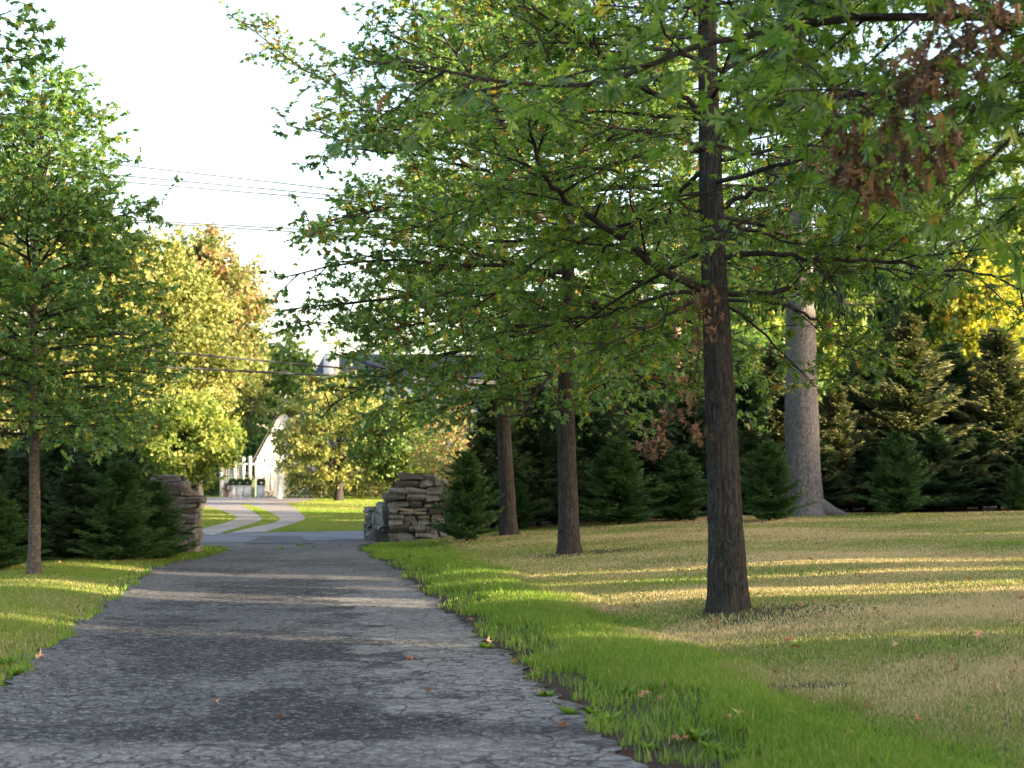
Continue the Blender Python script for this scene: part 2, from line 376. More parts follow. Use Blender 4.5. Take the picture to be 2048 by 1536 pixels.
# bays of bare edge on the right
flare = sm(34.5, 38.5, yd)
Lx -= 1.2*flare; Rx += .9*flare
def road_near(x): return 38.0+.5*(x+5)
sheet('driveway', np.stack([Lx, yd], 1), np.stack([Rx, yd], 1), .012, M['drive'], 30)
rx = np.arange(-70, 90, 1.0)
sheet('road', np.stack([rx, road_near(rx)], 1), np.stack([rx, road_near(rx)+6.3], 1), .018, M['road'], 14)
a, b, c_, d_ = gp(490, 1089), gp(630, 1089), gp(600, 1074), gp(520, 1074)
sheet('road_patch', [a, d_], [b, c_], .023, M['patch'], 8)
# the neighbour's two gravel lanes
LANES = []
def px_strip(name, Lp, Rp, h, m, n=24):
    def res(P):
        P = np.array(P, float); u = np.linspace(0, len(P)-1, n)
        q = np.stack([np.interp(u, np.arange(len(P)), P[:, k]) for k in (0, 1)], 1)
        for _ in range(2): q[1:-1] = (q[:-2]+2*q[1:-1]+q[2:])/4
        return np.array([gp(*v) for v in q])
    A_, B_ = res(Lp), res(Rp); LANES.append(np.concatenate([A_[:, :2], B_[::-1, :2]]))
    return sheet(name, A_, B_, h, m, 8)
px_strip('gravel_lane', [(380, 1066), (455, 1046), (478, 1036), (432, 1018), (360, 1008)], [(424, 1073), (500, 1051), (530, 1040), (486, 1012), (470, 1004)], .03, M['lane'])
px_strip('gravel_lane', [(452, 1069), (556, 1045), (560, 1037), (520, 1016), (488, 1009)], [(532, 1066), (596, 1046), (614, 1038), (588, 1016), (570, 1006)], .03, M['lane'])
px_strip('gravel_court', [(300, 997), (430, 996), (560, 996), (640, 997)], [(340, 1008), (440, 1009), (520, 1009), (590, 1007)], .036, M['lane'])

# ------------------------------------------------------------------ leaf templates
def leaf_full():
    S0, S1, S2, T = (0, .12, 0), (0, .40, 0), (0, .66, 0), (0, 1.02, -.05)
    V = [S0, S1, S2, T]; Fc = []
    for sg in (1, -1):
        b0 = len(V)
        V += [(sg*.27, .20, -.03), (sg*.08, .38, 0), (sg*.43, .62, -.07), (sg*.09, .64, 0), (sg*.26, .92, -.06), (sg*.05, .80, 0)]
        L1, N1, L2, N2, L3, N3 = range(b0, b0+6)
        Fc += [(0, L1, N1), (0, N1, 1), (N1, L2, N2), (1, N1, N2), (1, N2, 2), (N2, L3, N3), (2, N2, N3), (2, N3, 3)]
    b0 = len(V); V += [(.012, 0, 0), (-.012, 0, 0)]; Fc.append((b0, 0, b0+1))
    return np.array(V, float), np.array(Fc)
def leaf_lite():
    V = [(0, 0, 0), (0, .5, 0), (.30, .22, -.03), (-.30, .22, -.03), (.42, .66, -.06), (-.42, .66, -.06), (0, 1.0, -.04), (.10, .55, 0), (-.10, .55, 0)]
    Fc = [(0, 2, 7), (0, 8, 3), (0, 7, 8), (1, 4, 7), (1, 8, 5), (7, 6, 8)]
    Fc = [(0, 2, 7), (0, 8, 3), (0, 7, 8), (0, 4, 7), (0, 8, 5), (7, 6, 8)]
    return np.array(V, float), np.array(Fc)
def leaf_quad():
    V = [(0, 0, 0), (.33, .45, -.05), (0, 1, 0), (-.33, .45, .05)]
    return np.array(V, float), np.array([(0, 1, 2, 3)])
TW = np.array([(0, 0, 0), (.5, .35, 0), (0, 1, 0), (-.5, .35, 0), (0, 0, 0), (0, .35, .5), (0, 1, 0), (0, .35, -.5)], float)
TWF = np.array([(0, 1, 2, 3), (4, 5, 6, 7)])
LF, LL, LQ = leaf_full(), leaf_lite(), leaf_quad()

# ------------------------------------------------------------------ oaks
def unit(v): v = np.asarray(v, float); return v/(np.linalg.norm(v)+1e-9)
class Oak:
    def __init__(s, seed, leafsize=.125, spacing=(.32, .17), leaves=7, maxl=2, tintshift=0.):
        s.r = np.random.RandomState(seed); s.tubes = []; s.lp = []; s.ld = []; s.ls = leafsize; s.sp = spacing; s.nl = leaves; s.ts = tintshift; s.maxl = maxl; s.zmin = -9.
    def line(s, P, d, L, droop, wander=.16, step=None):
        n = max(3, int(L/(step or .22))); P = np.array(P, float); d = unit(d); out = [P.copy()]
        for _ in range(n):
            d = unit(d+s.r.normal(0, wander, 3)*np.array([1, 1, .7])+np.array([0, 0, droop/n])); P = P+d*L/n; out.append(P.copy())
        return np.array(out)
    def fill(s, P, r0, level, L, t0=.22):
        """side branches and leaves along polyline P"""
        s.tubes.append((P, np.linspace(r0, max(.003, r0*.22), len(P)), 7 if level == 0 else 4 if level == 1 else 3))
        seg = np.linalg.norm(np.diff(P, axis=0), axis=1); cum = np.r_[0, np.cumsum(seg)]; L = cum[-1]
        if level < s.maxl:
            d0 = s.sp[level]; pos = t0*L+d0*s.r.rand(); side = 1 if s.r.rand() < .5 else -1
            while pos < L:
                k = min(np.searchsorted(cum, pos)-1, len(P)-2); k = max(k, 0)
                q = P[k]+(P[k+1]-P[k])*((pos-cum[k])/seg[k]); T = unit(P[k+1]-P[k])
                sd_ = unit(np.cross(T, [0, 0, 1]))*side
                ang = R(s.r.uniform(38, 68)); el = s.r.normal(.12 if level == 0 else .04, .36)
                cdv = T*math.cos(ang)+sd_*math.sin(ang)+np.array([0, 0, el])
                cl = (.50*(L-pos)+.35)*s.r.uniform(.65, 1.2) if level == 0 else s.r.uniform(.22, .50)
                cl = min(cl, 1.9)
                cp = s.line(q, cdv, cl, s.r.uniform(-.25, .1), .18)
                s.fill(cp, max(.0025, r0*.33 if level == 0 else r0*.4), level+1, cl, .15)
                side = -side if s.r.rand() < .85 else side; pos += d0*s.r.uniform(.6, 1.4)
            s.leaves_on(P[int(len(P)*.75):], 3+s.nl//2)
        else: s.leaves_on(P, s.nl)
    def leaves_on(s, P, n):
        if len(P) < 2: return
        t = s.r.rand(n)**.6*(len(P)-1.001); k = t.astype(int); q = P[k]+(P[k+1]-P[k])*(t-k)[:, None]
        T = P[-1]-P[0]; T = T/(np.linalg.norm(T)+1e-9)
        s.lp.append(q); s.ld.append(T[None]*.7+s.r.normal(0, .62, (n, 3))*np.array([1, 1, .55])+np.array([0, 0, -.18]))
    def build(s, name, base, trunkP, trunkR, leaf, label, group=None, tmat=None, sides=28, ridge=.03, keep=None, lmat='oak', yfrac=.035, bfrac=.018):
        root = empty(name, base); tag(root, label, 'tree', group)
        b = MB().tube(trunkP, trunkR, sides, ridge=ridge, seed=s.r.rand()*6, lobes=.13)
        b.build('trunk', tmat or M['bark'], root, True, base)
        b = MB()
        for P, rr, n in s.tubes:
            lowi = np.nonzero(P[:, 2] < s.zmin)[0]
            if len(lowi):
                if lowi[0] < 3: continue
                P, rr = P[:lowi[0]], rr[:lowi[0]]
            if rr[0] < .0045 and s.ls < .1: continue
            b.tube(P, rr, n)
        b.build('branches', M['branch'], root, True, base)
        p = np.concatenate(s.lp); d = np.concatenate(s.ld); n = len(p)
        m = p[:, 2] > s.zmin+s.r.uniform(-.1, .25, n); p, d = p[m], d[m]; n = len(p)
        if keep is not None:
            m = keep(p, s.r); p, d = p[m], d[m]; n = len(p)
        up = np.array([0, 0, 1.])+s.r.normal(0, .5, (n, 3))
        # colour patches follow the twig the leaf sits on
        patch = np.sin(p[:, 0]*2.3+s.ts*9)*np.sin(p[:, 1]*1.9+1)*np.sin(p[:, 2]*2.7+2)
        tint = np.clip(s.r.normal(.38, .16, n)+.08*patch, 0, .72)
        pr = s.r.rand(n); yl = pr < yfrac*(1+3*np.clip(patch, 0, 1)); tint[yl] = s.r.uniform(.72, .90, yl.sum())
        br = s.r.rand(n) < bfrac*(1+6*np.clip(patch-.3, 0, 1)); tint[br] = s.r.uniform(.88, 1, br.sum())
        sz = s.ls*s.r.uniform(.5, 1.25, n)
        V2 = leaf[0].copy(); V2[:, 2] += .55*np.abs(V2[:, 0])-.22*V2[:, 1]**2; V2[:, 0] *= .8      # folded and drooping
        V3 = leaf[0].copy(); V3[:, 2] += -.7*V3[:, 0]**2+.15*np.sin(V3[:, 1]*5); V3[:, 0] *= 1.1+.25*V3[:, 1]; V3[:, 0] += .06*V3[:, 1]**2
        pick = s.r.randint(0, 3, n); c = MB()
        for v_, TVx in enumerate((leaf[0], V2, V3)):
            m = pick == v_; c.scatter(TVx, leaf[1], p[m], frames(d[m], up[m]), sz[m], tint[m])
        c = c.build('crown', M[lmat], root, False, base)
        print(name, 'leaves', n)
        return root
    def auto(s, tp, h0, h1, n, prof, elev, r0=.035, az0=0, avoid=None):
        """limbs spiralling up the trunk tp(h) between heights h0..h1; prof(t), elev(t)"""
        az = az0
        for k in range(n):
            t = (k+.5)/n; h = h0+(h1-h0)*t; az += 2.4+s.r.normal(0, .25)
            L = prof(t)*s.r.uniform(.8, 1.12); e = elev(t)
            d = np.array([math.cos(az)*math.cos(e), math.sin(az)*math.cos(e), math.sin(e)])
            if avoid is not None and avoid(d, t): continue
            P = s.line(tp(h), d, L, -.05-.35*(1-t), .09, .3)
            s.fill(P, r0*(L/3.5)**.8, 0, L)
def trunk_line(base, top, lean, n=40, H=10, r0=.2, r1=.03, flare=.35, wob_=.03, seed=0):
    t = np.linspace(0, 1, n)**1.15; h = t*H
    x = base[0]+lean[0]*h+wob_*np.sin(h*.9+seed); y = base[1]+lean[1]*h+wob_*np.sin(h*.7+seed*2)
    P = np.stack([x, y, base[2]-.12+h], 1)
    rr = r0*(1-(1-r1/r0)*t**.9)*(1+flare*np.exp(-h/.22))
    fn = lambda hh: np.array([np.interp(hh, h, P[:, 0]), np.interp(hh, h, P[:, 1]), base[2]-.12+hh])
    return P, rr, fn

def smooth_poly(P, n):
    P = np.array(P, float); u = np.linspace(0, len(P)-1, n)
    q = np.stack([np.interp(u, np.arange(len(P)), P[:, k]) for k in range(3)], 1)
    for _ in range(3): q[1:-1] = (q[:-2]+2*q[1:-1]+q[2:])/4
    return q
def limb_px(o, base_y, pts, r0, spread):
    """limb traced in pixels; its depth drifts by spread over its length"""
    n = len(pts); L = [at(px, py, base_y+spread*(i/(n-1))**1.2) for i, (px, py) in enumerate(pts)]
    P = smooth_poly(L, n*4); wv = np.linspace(0, 1, len(P)); L0 = np.linalg.norm(P[-1]-P[0])
    for q_ in range(3): P += (np.sin(wv*(7+9*q_)+o.r.rand()*6)*wv*(1-.3*wv)*L0*.022/(1+q_))[:, None]*o.r.normal(0, 1, 3)[None]
    P[1:-1] += o.r.normal(0, .012, P[1:-1].shape)
    o.fill(P, r0, 0, 0, .18)

# nearest oak --------------------------------------------------------------
OY = P1[1]
def near_oak():
    o = Oak(11, .106, (.20, .115), 11); o.zmin = 2.45
    top = at(1412, 0, OY+.1)
    lean = ((top[0]-P1[0])/(top[2]-P1[2]), (top[1]-P1[1])/(top[2]-P1[2]))
    P, rr, fn = trunk_line(P1, None, lean, 90, 11.5, .205, .04, .22, .02, 1)
    rr = np.interp(P[:, 2]-P[0, 2], [0, .25, .8, 1.8, 3, 4.5, 6.5, 9, 11.5], [.245, .208, .183, .163, .141, .122, .09, .06, .02])
    limbs = [
     ([(1400, 578), (1340, 550), (1290, 515), (1230, 470), (1175, 432), (1120, 395), (1080, 345), (1072, 290), (1062, 230)], .052, -1.5),
     ([(1400, 222), (1345, 205), (1290, 180), (1240, 150), (1200, 110), (1130, 50), (1060, 10)], .040, -.5),
     ([(1400, 215), (1350, 180), (1290, 150), (1215, 120), (1120, 70), (960, 0)], .030, .8),
     ([(1400, 302), (1330, 308), (1250, 318), (1150, 350), (1030, 385), (900, 430), (780, 470)], .030, .9),
     ([(1400, 388), (1350, 392), (1290, 380), (1240, 345), (1160, 330), (1050, 360)], .024, -.9),
     ([(1400, 420), (1340, 432), (1270, 442), (1190, 480), (1100, 520), (980, 590), (860, 650)], .028, 1.2),
     ([(1400, 600), (1345, 620), (1290, 655), (1210, 700), (1130, 720)], .020, -.8),
     ([(1400, 585), (1320, 590), (1230, 620), (1130, 640), (980, 680)], .024, 1.2),
     ([(1440, 412), (1500, 388), (1560, 352), (1620, 345), (1700, 368), (1790, 412), (1880, 440)], .032, -.6),
     ([(1445, 515), (1490, 505), (1560, 510), (1650, 520), (1780, 522), (1900, 535), (2020, 570), (2140, 620)], .034, -.8),
     ([(1448, 585), (1520, 588), (1600, 578), (1665, 548), (1760, 530), (1860, 560)], .034, .9),
     ([(1448, 600), (1530, 598), (1610, 625), (1660, 670), (1700, 705), (1760, 745)], .022, -.6),
     ([(1450, 610), (1500, 640), (1550, 690), (1590, 740), (1640, 775)], .018, .6),
     ([(1440, 445), (1490, 460), (1570, 480), (1700, 490), (1830, 500)], .022, 1.2),
     ([(1400, 30), (1370, -10), (1320, -60), (1200, -120)], .034, .3),
     ([(1435, 140), (1500, 120), (1580, 70), (1700, 20), (1800, -20)], .028, .5),
     ([(1440, 230), (1520, 220), (1620, 200), (1740, 190), (1860, 210)], .026, 1.0),
     ([(1440, 320), (1500, 310), (1600, 290), (1720, 300), (1850, 330), (1960, 350)], .026, -1.2),
     ([(1400, 120), (1320, 90), (1200, 80), (1080, 100), (940, 130)], .026, -1.0),
    ]
    for pts, r0, spd in limbs: limb_px(o, OY, pts, r0, spd)
    o.auto(fn, 3.5, 6.6, 18, lambda t: 3.4-.6*t, lambda t: R(-6+24*t), .03, .7, lambda d, t: abs(d[1]) < .45)
    o.auto(fn, 6.4, 11.2, 24, lambda t: 3.3-2.6*t, lambda t: R(18+40*t), .03, 2)
    def keep(p, r):
        k = (p[:, 2] < 7.2) | (r.rand(len(p)) < .5)
        tx = np.interp(p[:, 2], P[:, 2], P[:, 0])
        infront = (p[:, 1] < P1[1]+.1) & (np.abs(p[:, 0]-tx) < .30+.12*np.sin(p[:, 2]*3))
        thin = (p[:, 1] < P1[1]-.5) & (p[:, 2] < 7)
        return k & (~infront | (r.rand(len(p)) < .22)) & (~thin | (r.rand(len(p)) < .55))
    root = o.build('oak_tree', P1, P, rr, LF, 'oak with thick dark ridged trunk nearest on the dry lawn', 'pin oaks lining the driveway', sides=160, ridge=.06, keep=keep)
    # stub, surface root and withered sprigs
    b = MB().tube(smooth_poly([at(1428, 318, OY), at(1436, 292, OY-.05), at(1450, 278, OY-.08), at(1462, 270, OY-.1)], 10), np.linspace(.06, .035, 10), 10)
    b.build('broken_stub', M['bark'], root, True, P1)
    cl = []
    for px, py, n, sg in ((1405, 600, 50, .10), (1420, 655, 24, .09), (1390, 690, 18, .07), (1318, 862, 42, .10), (1300, 890, 20, .06), (1392, 855, 26, .06), (1350, 820, 18, .06), (1372, 788, 12, .05), (1362, 745, 9, .05), (1240, 650, 10, .06)):
        q = at(px, py, OY-.35); cl.append(q+o.r.normal(0, sg, (n, 3)))
    cl = np.concatenate(cl); n = len(cl); d = o.r.normal(0, .5, (n, 3))+np.array([0, 0, -1.1])
    b = MB().scatter(LF[0], LF[1], cl, frames(d, o.r.normal(0, 1, (n, 3))), o.r.uniform(.07, .12, n), o.r.rand(n))
    for pts in ([(1400, 700), (1385, 760), (1365, 790), (1335, 840), (1310, 880)], [(1400, 740), (1395, 800), (1390, 850)]):
        b.tube(smooth_poly([at(px, py, OY-.3) for px, py in pts], 12), np.linspace(.009, .003, 12), 4, tint=.1)
    b.build('withered_leaves', M['dead'], root, False, P1)['label'] = 'brown withered leaf sprigs hanging beside the trunk'
near_oak()

def far_oak(seed, base, H, r0, crown_r, h0, label, nl, lean=(0, 0), n=46, ls=.128, tmat=None, spacing=(.23, .13), leaves=10, low=-8, yfrac=.07, bfrac=.05, keepf=None, group='pin oaks lining the driveway', shape=None, limbs=None):
    o = Oak(seed, ls, spacing, leaves, tintshift=seed*.1)
    o.zmin = 2.45 if base[1] > 26 else 1.6
    P, rr, fn = trunk_line(base, None, lean, 60, H, r0, .02, .5, .03, seed)
    pr = shape or (lambda t: crown_r*(1-.15*(1-min(1, t*3)))*(1-t**2.2*.8))
    o.auto(fn, h0, H*.97, n, pr, lambda t: R(low+(58-low)*t**1.1), .036, seed)
    for pts, r1, spd in (limbs or []): limb_px(o, base[1], pts, r1, spd)
    return o.build('oak_tree', base, P, rr, LL, label, group, tmat=tmat, sides=56, ridge=.035, lmat='oak_light', yfrac=yfrac, bfrac=bfrac, keep=keepf)
far_oak(21, P2, 12.5, .19, 5.2, 3.5, 'oak with knobbly mid brown trunk, second behind the nearest oak', 0, (.0, .0), 72, limbs=[
 ([(1130, 420), (1040, 370), (950, 330), (840, 310), (700, 300), (575, 255)], .04, -.5), ([(1130, 560), (1040, 530), (930, 500), (780, 480), (680, 455), (600, 440)], .04, .8), ([(1130, 650), (1030, 650), (900, 645), (760, 660), (620, 635)], .035, -.8), ([(1135, 300), (1050, 230), (940, 170), (820, 130), (700, 110)], .04, 0)])
far_oak(33, P3, 13.5, .19, 4.4, 3.9, 'oak with slim trunk farthest back, in front of the dark spruces', 0, (-.03, 0), 64, yfrac=.12, bfrac=.08, limbs=[
 ([(985, 380), (900, 300), (800, 240), (700, 190), (600, 130), (520, 80), (462, 40)], .04, -.5), ([(990, 500), (880, 470), (760, 440), (660, 440), (600, 470)], .035, .5), ([(1000, 740), (920, 740), (830, 760), (770, 800), (745, 840)], .025, -1.0)])
far_oak(45, P4, 7.5, .095, 2.35, 2.2, 'young oak with thin pale trunk beside the left side of the driveway', 0, (0, 0), 80, ls=.115, tmat=M['bark_thin'], low=8, spacing=(.17, .11), leaves=10, yfrac=.03, bfrac=.015)
lo = np.array([-6.3, 17.0, 0.]); lo[2] = zg(lo[0], lo[1])
far_oak(52, lo, 8.0, .10, 1.2, 5.4, 'oak left of the frame whose bare looking twig tips reach into the upper left corner', 0, (0, 0), 26, ls=.12, tmat=M['bark_thin'], low=15)

# overhanging oak at the upper right ---------------------------------------
def over_oak():
    o = Oak(61, .145, (.20, .12), 7)
    base = np.array([5.3, 8.6, 0.]); base[2] = zg(base[0], base[1])
    P, rr, fn = trunk_line(base, None, (-.01, 0), 50, 9, .2, .04, .3, .02, 3)
    def T(h): return fn(h)
    D = 9.0
    L = [[(2048, 32), (1900, 35), (1740, 33), (1620, 48), (1500, 72), (1400, 88), (1300, 130), (1210, 168), (1120, 172), (1000, 165), (880, 140), (790, 112)],
         [(2048, 38), (1960, 55), (1880, 110), (1800, 180), (1700, 190), (1600, 200), (1500, 225), (1430, 270), (1430, 330)],
         [(2060, 130), (1960, 180), (1900, 250), (1820, 260), (1740, 300), (1640, 330)],
         [(2060, -20), (1900, -40), (1700, -30), (1500, 0), (1350, 20), (1200, 10)],
         [(2080, 380), (2020, 420), (1960, 470), (1900, 490)],
         [(2080, 240), (1990, 300), (1930, 380), (1880, 420)]]
    for k, pts in enumerate(L):
        Y0 = D+[0, -.5, .3, .6, .2, -.6][k]
        q = [at(px, py, Y0-.03*i) for i, (px, py) in enumerate(pts)]
        h = max(2.6, q[0][2]-.5); q = [T(h)]+q if k != 1 else [T(h-.2)]+q
        PP = smooth_poly(q, len(q)*4); o.fill(PP, [.030, .022, .018, .024, .014, .014][k], 0, 0, .3)
    o.auto(fn, 4.0, 8.8, 16, lambda t: 3.-1.5*t, lambda t: R(10+35*t), .03, 1)
    keep = lambda p, r: ((p[:, 2] > 1.6+p[:, 1]*(950-420)/F*.9) | (p[:, 0] > p[:, 1]*.30)) & ((p[:, 0] > p[:, 1]*.12) | (p[:, 2] < 1.6+p[:, 1]*(950-40)/F) | (r.rand(len(p)) < .5)) & (r.rand(len(p)) < np.where(p[:, 0] < p[:, 1]*.13, .55, .72))
    keep0 = keep
    keep = lambda p, r: keep0(p, r) & ((np.abs(p[:, 0]/p[:, 1]-.128) > .016) | (r.rand(len(p)) < .3)) & ((np.abs(p[:, 0]/p[:, 1]-.255) > .06) | (r.rand(len(p)) < .75))
    root = o.build('oak_tree', base, P, rr, LF, 'closest oak overhanging the upper right corner with large leaves', 'pin oaks lining the driveway', sides=60, ridge=.04, keep=keep, yfrac=.01, bfrac=.01)
    cl = []; 
    for px, py, n, sg, dy in ((1840, 150, 85, .085, -.4), (1900, 110, 30, .06, -.4), (1700, 285, 60, .075, -.2), (1790, 240, 45, .08, -.3), (1860, 270, 50, .08, -.5), (1760, 330, 55, .08, -.2), (1880, 30, 34, .06, -.6), (1985, 25, 60, .09, -.6), (1690, 335, 22, .05, -.2), (1850, 320, 26, .06, -.3), (1765, 375, 12, .04, -.2), (1960, 100, 22, .07, -.5), (1700, 190, 22, .08, -.2)):
        n = int(n*.75); cl.append(at(px, py, D+dy-.7)+o.r.normal(0, 1, (n, 3))*sg*1.05*np.array([1, 1.3, 1]))
    cl = np.concatenate(cl); n = len(cl); d = o.r.normal(0, .5, (n, 3))+np.array([0, 0, -1.1])
    TVc = LF[0].copy(); TVc[:, 2] += -1.6*TVc[:, 0]**2; TVc[:, 0] *= .75       # curled
    b = MB().scatter(TVc, LF[1], cl, frames(d, o.r.normal(0, 1, (n, 3))), o.r.uniform(.07, .13, n), np.clip(o.r.normal(.45, .35, n), 0, 1))
    b.build('withered_leaves', M['dead'], root, False, base)['label'] = 'clumps of curled brown withered leaves'
over_oak()

# ------------------------------------------------------------------ spruces
def spruce_mesh(seed, H, Rm, whorls, dens, twl, droopy=.0, base_h=.05, tw=.045):
    r = np.random.RandomState(seed); tubes = MB(); PP = []; DD = []; SZ = []; TT = []
    tubes.tube([[0, 0, -.1], [0, 0, H*.5], [.02, 0, H*.98]], [H*.016, H*.010, .008], 7)
    for k in range(whorls):
        f = base_h+(1-base_h)*(k/whorls)**.9; h = f*H; nb = r.randint(6, 10)
        for _ in range(nb):
            az = r.rand()*2*math.pi; L = Rm*(1-f)**.75*r.choice([r.uniform(.45, .8), r.uniform(.8, 1.35)])+.08; hh = h+r.normal(0, H*.012)
            e0 = R(8+42*f-droopy*25+r.normal(0, 6))
            m = max(3, int(L/.16)); t = np.linspace(0, 1, m)
            rad = L*t*math.cos(e0); zz = hh+L*(math.sin(e0)*t-.10*t*(1-f)+.16*t**2.5)-droopy*L*.35*t**1.3
            B = np.stack([rad*math.cos(az), rad*math.sin(az), zz], 1); tubes.tube(B, np.linspace(.010+.004*L, .003, m), 3)
            n = int(dens*L*(1.0+.3*r.rand()))+5
            u = r.rand(n)**.75; q = np.stack([np.interp(u, t, B[:, c]) for c in range(3)], 1)
            out = np.array([math.cos(az), math.sin(az), .25]); sd_ = np.array([-math.sin(az), math.cos(az), 0])
            a = r.uniform(-1.15, 1.15, n)
            dd = out[None]*np.cos(a)[:, None]+sd_[None]*np.sin(a)[:, None]+r.normal(0, .22, (n, 3))+np.array([0, 0, .10-droopy*.9])
            wl = twl*(.55+.9*(1-u))*r.uniform(.6, 1.3, n)*min(1, .45+L)
            q2 = q+sd_[None]*(r.normal(0, .12, n)*L*(1-u*.6))[:, None]+r.normal(0, .02, (n, 3))
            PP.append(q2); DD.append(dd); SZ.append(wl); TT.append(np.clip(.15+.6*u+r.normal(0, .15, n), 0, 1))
    # leader
    n = 40; u = r.rand(n); PP.append(np.stack([u*0, u*0, H*(.88+.12*u)], 1)); dd = r.normal(0, .6, (n, 3)); dd[:, 2] = np.abs(dd[:, 2])+.9; DD.append(dd); SZ.append(twl*.7*(1.1-u*.5)); TT.append(np.full(n, .8))
    p = np.concatenate(PP); d = np.concatenate(DD); sz = np.concatenate(SZ); tt = np.concatenate(TT)
    fr = frames(d, r.normal(0, 1, (len(p), 3))+np.array([0, 0, 1]))
    V = TW.copy(); V[:, 0] *= tw/.15; V[:, 2] *= tw/.15
    fol = MB().scatter(V, TWF, p, fr, sz, tt)
    print('spruce twigs', len(p)); return tubes, fol
def make_spruce(seed, H, Rm, whorls, dens, twl, mat, **kw):
    t, f = spruce_mesh(seed, H, Rm, whorls, dens, twl, **kw)
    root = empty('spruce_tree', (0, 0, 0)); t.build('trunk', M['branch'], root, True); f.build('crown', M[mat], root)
    root['H'] = 0; del root['H']
    return root
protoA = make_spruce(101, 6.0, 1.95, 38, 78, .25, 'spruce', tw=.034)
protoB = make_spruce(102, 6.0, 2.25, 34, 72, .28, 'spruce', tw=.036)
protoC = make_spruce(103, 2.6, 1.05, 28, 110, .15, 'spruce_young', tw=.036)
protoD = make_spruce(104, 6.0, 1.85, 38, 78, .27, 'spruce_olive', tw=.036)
used = set()
def place_spruce(proto, px, Yd, top_y, wid, label, group, rz=None, base=None):
    """proto, column px at depth Yd, whose tip reaches image row top_y; wid scales the radius"""
    o = proto if proto.name not in used else copy_tree(proto)
    used.add(proto.name)
    q = at(px, 950, Yd); z0 = float(zg(q[0], Yd)); H = at(px, top_y, Yd)[2]-z0
    h0 = 2.6 if proto is protoC else 6.0
    k = H/h0
    o.location = (q[0], Yd, z0); o.scale = (k*wid, k*wid, k); o.rotation_euler = (0, 0, random.uniform(0, 6.28) if rz is None else rz)
    tag(o, label, 'tree', group); return o
G1 = 'dark spruces screening the right side'; G2 = 'dark spruces on the left'; G3 = 'small young spruces in front of the screen'
rowR = [(protoA, 985, 40.5, 800, 1.2, 'dark spruce behind the slim farthest oak trunk'),
 (protoB, 1075, 41.0, 770, 1.0, 'dark spruce showing between the slim and knobbly oak trunks'),
 (protoA, 1175, 41.5, 730, 1.05, 'dark spruce just right of the knobbly oak trunk'),
 (protoB, 1290, 41.0, 700, .95, 'tall dark spruce with a bare leader between the two front oak trunks'),
 (protoA, 1375, 42.0, 745, 1.1, 'dark spruce whose right side is hidden by the nearest oak trunk'),
 (protoB, 1490, 42.5, 720, .9, 'shaded dark spruce just right of the nearest oak trunk'),
 (protoD, 1560, 44.0, 690, 1.1, 'olive spruce behind the pale thick trunk'),
 (protoD, 1672, 42.5, 770, 1.0, 'sunlit olive spruce just right of the pale thick trunk'),
 (protoA, 1735, 44.5, 700, 1.1, 'dark spruce in the gap between two sunlit spruces'),
 (protoD, 1815, 43.0, 630, 1.05, 'tallest sunlit golden tipped spruce on the right'),
 (protoA, 1905, 45.0, 690, 1.1, 'dark spruce between the two golden tipped spruces'),
 (protoD, 2000, 43.5, 655, 1.05, 'sunlit spruce with bare pale trunk at the right edge'),
 (protoD, 2110, 44.0, 680, 1.0, 'spruce cut off by the right edge of the frame')]
def clampY(px, Yd):
    X_ = (px-1024)/F*Yd
    return min(Yd, 38+.5*(X_+5)-1.3)
for a_ in rowR: place_spruce(a_[0], a_[1], clampY(a_[1], a_[2]), a_[3], a_[4]*1.18, a_[5], G1)
for k, (px, ty) in enumerate([(1010, 905), (1110, 880), (1210, 860), (1330, 870), (1430, 850), (1500, 865), (1640, 880), (1700, 850), (1760, 870), (1860, 855), (1930, 880), (1960, 850), (2060, 870)]):
    place_spruce([protoA, protoB][k % 2], px, clampY(px, 42.6+.9*math.sin(k*2.)), ty, 1.9+.3*math.sin(k*1.7), 'low dark spruce in the shade '+['left of the slim farthest oak trunk', 'between the slim and the knobbly oak trunks', 'right of the knobbly oak trunk', 'midway between the two front oak trunks', 'hidden just behind the nearest oak trunk', 'just right of the nearest oak trunk', 'close to the right of the pale thick trunk', 'second right of the pale thick trunk', 'left of the small bluish spruce', 'right of the small bluish spruce', 'between the two tall sunlit spruces', 'left of the sunlit spruce at the edge', 'at the right edge of the frame'][k], 'low spruces filling the screen')
for k, (px, Yd, ty) in enumerate([(1060, 46.5, 800), (1240, 46, 770), (1400, 47, 745), (1520, 47.5, 860), (1620, 47.5, 880), (1710, 48, 865), (1800, 49, 870), (1890, 49, 875), (1970, 49, 780), (2060, 49, 880), (2160, 50, 870)]):
    Yd = 38+.5*((px-1024)/F*52+5)+6.3+2.6+(k % 3)
    place_spruce([protoB, protoA][k % 2], px, Yd, ty, 1.5, 'dark spruce filling the back row of the right screen', 'back row of spruces on the right')
ctr = gp(930, 1082)
for args in [(protoC, 934, ctr[1]-.3, 905, .98, 'small bright green spruce touching the right stone gate wall'),
 (protoC, 1030, 38.2, 960, 1.35, 'small spruce between the two slimmer oak trunks'),
 (protoC, 1238, 37.5, 880, 1.35, 'small young spruce in the middle between the two front oaks'),
 (protoC, 1360, 38.5, 905, 1.5, 'small spruce partly hidden by the nearest oak trunk on its left'),
 (protoC, 1538, 36.2, 885, 1.2, 'small bright spruce standing in front of the pale thick trunk'),
 (protoC, 1795, 39.2, 868, 1.15, 'small bluish spruce in front of the tallest sunlit spruce'),
 (protoC, 2035, 40.5, 930, .9, 'small spruce at the far right edge of the lawn'),]:
    place_spruce(*args, G3)
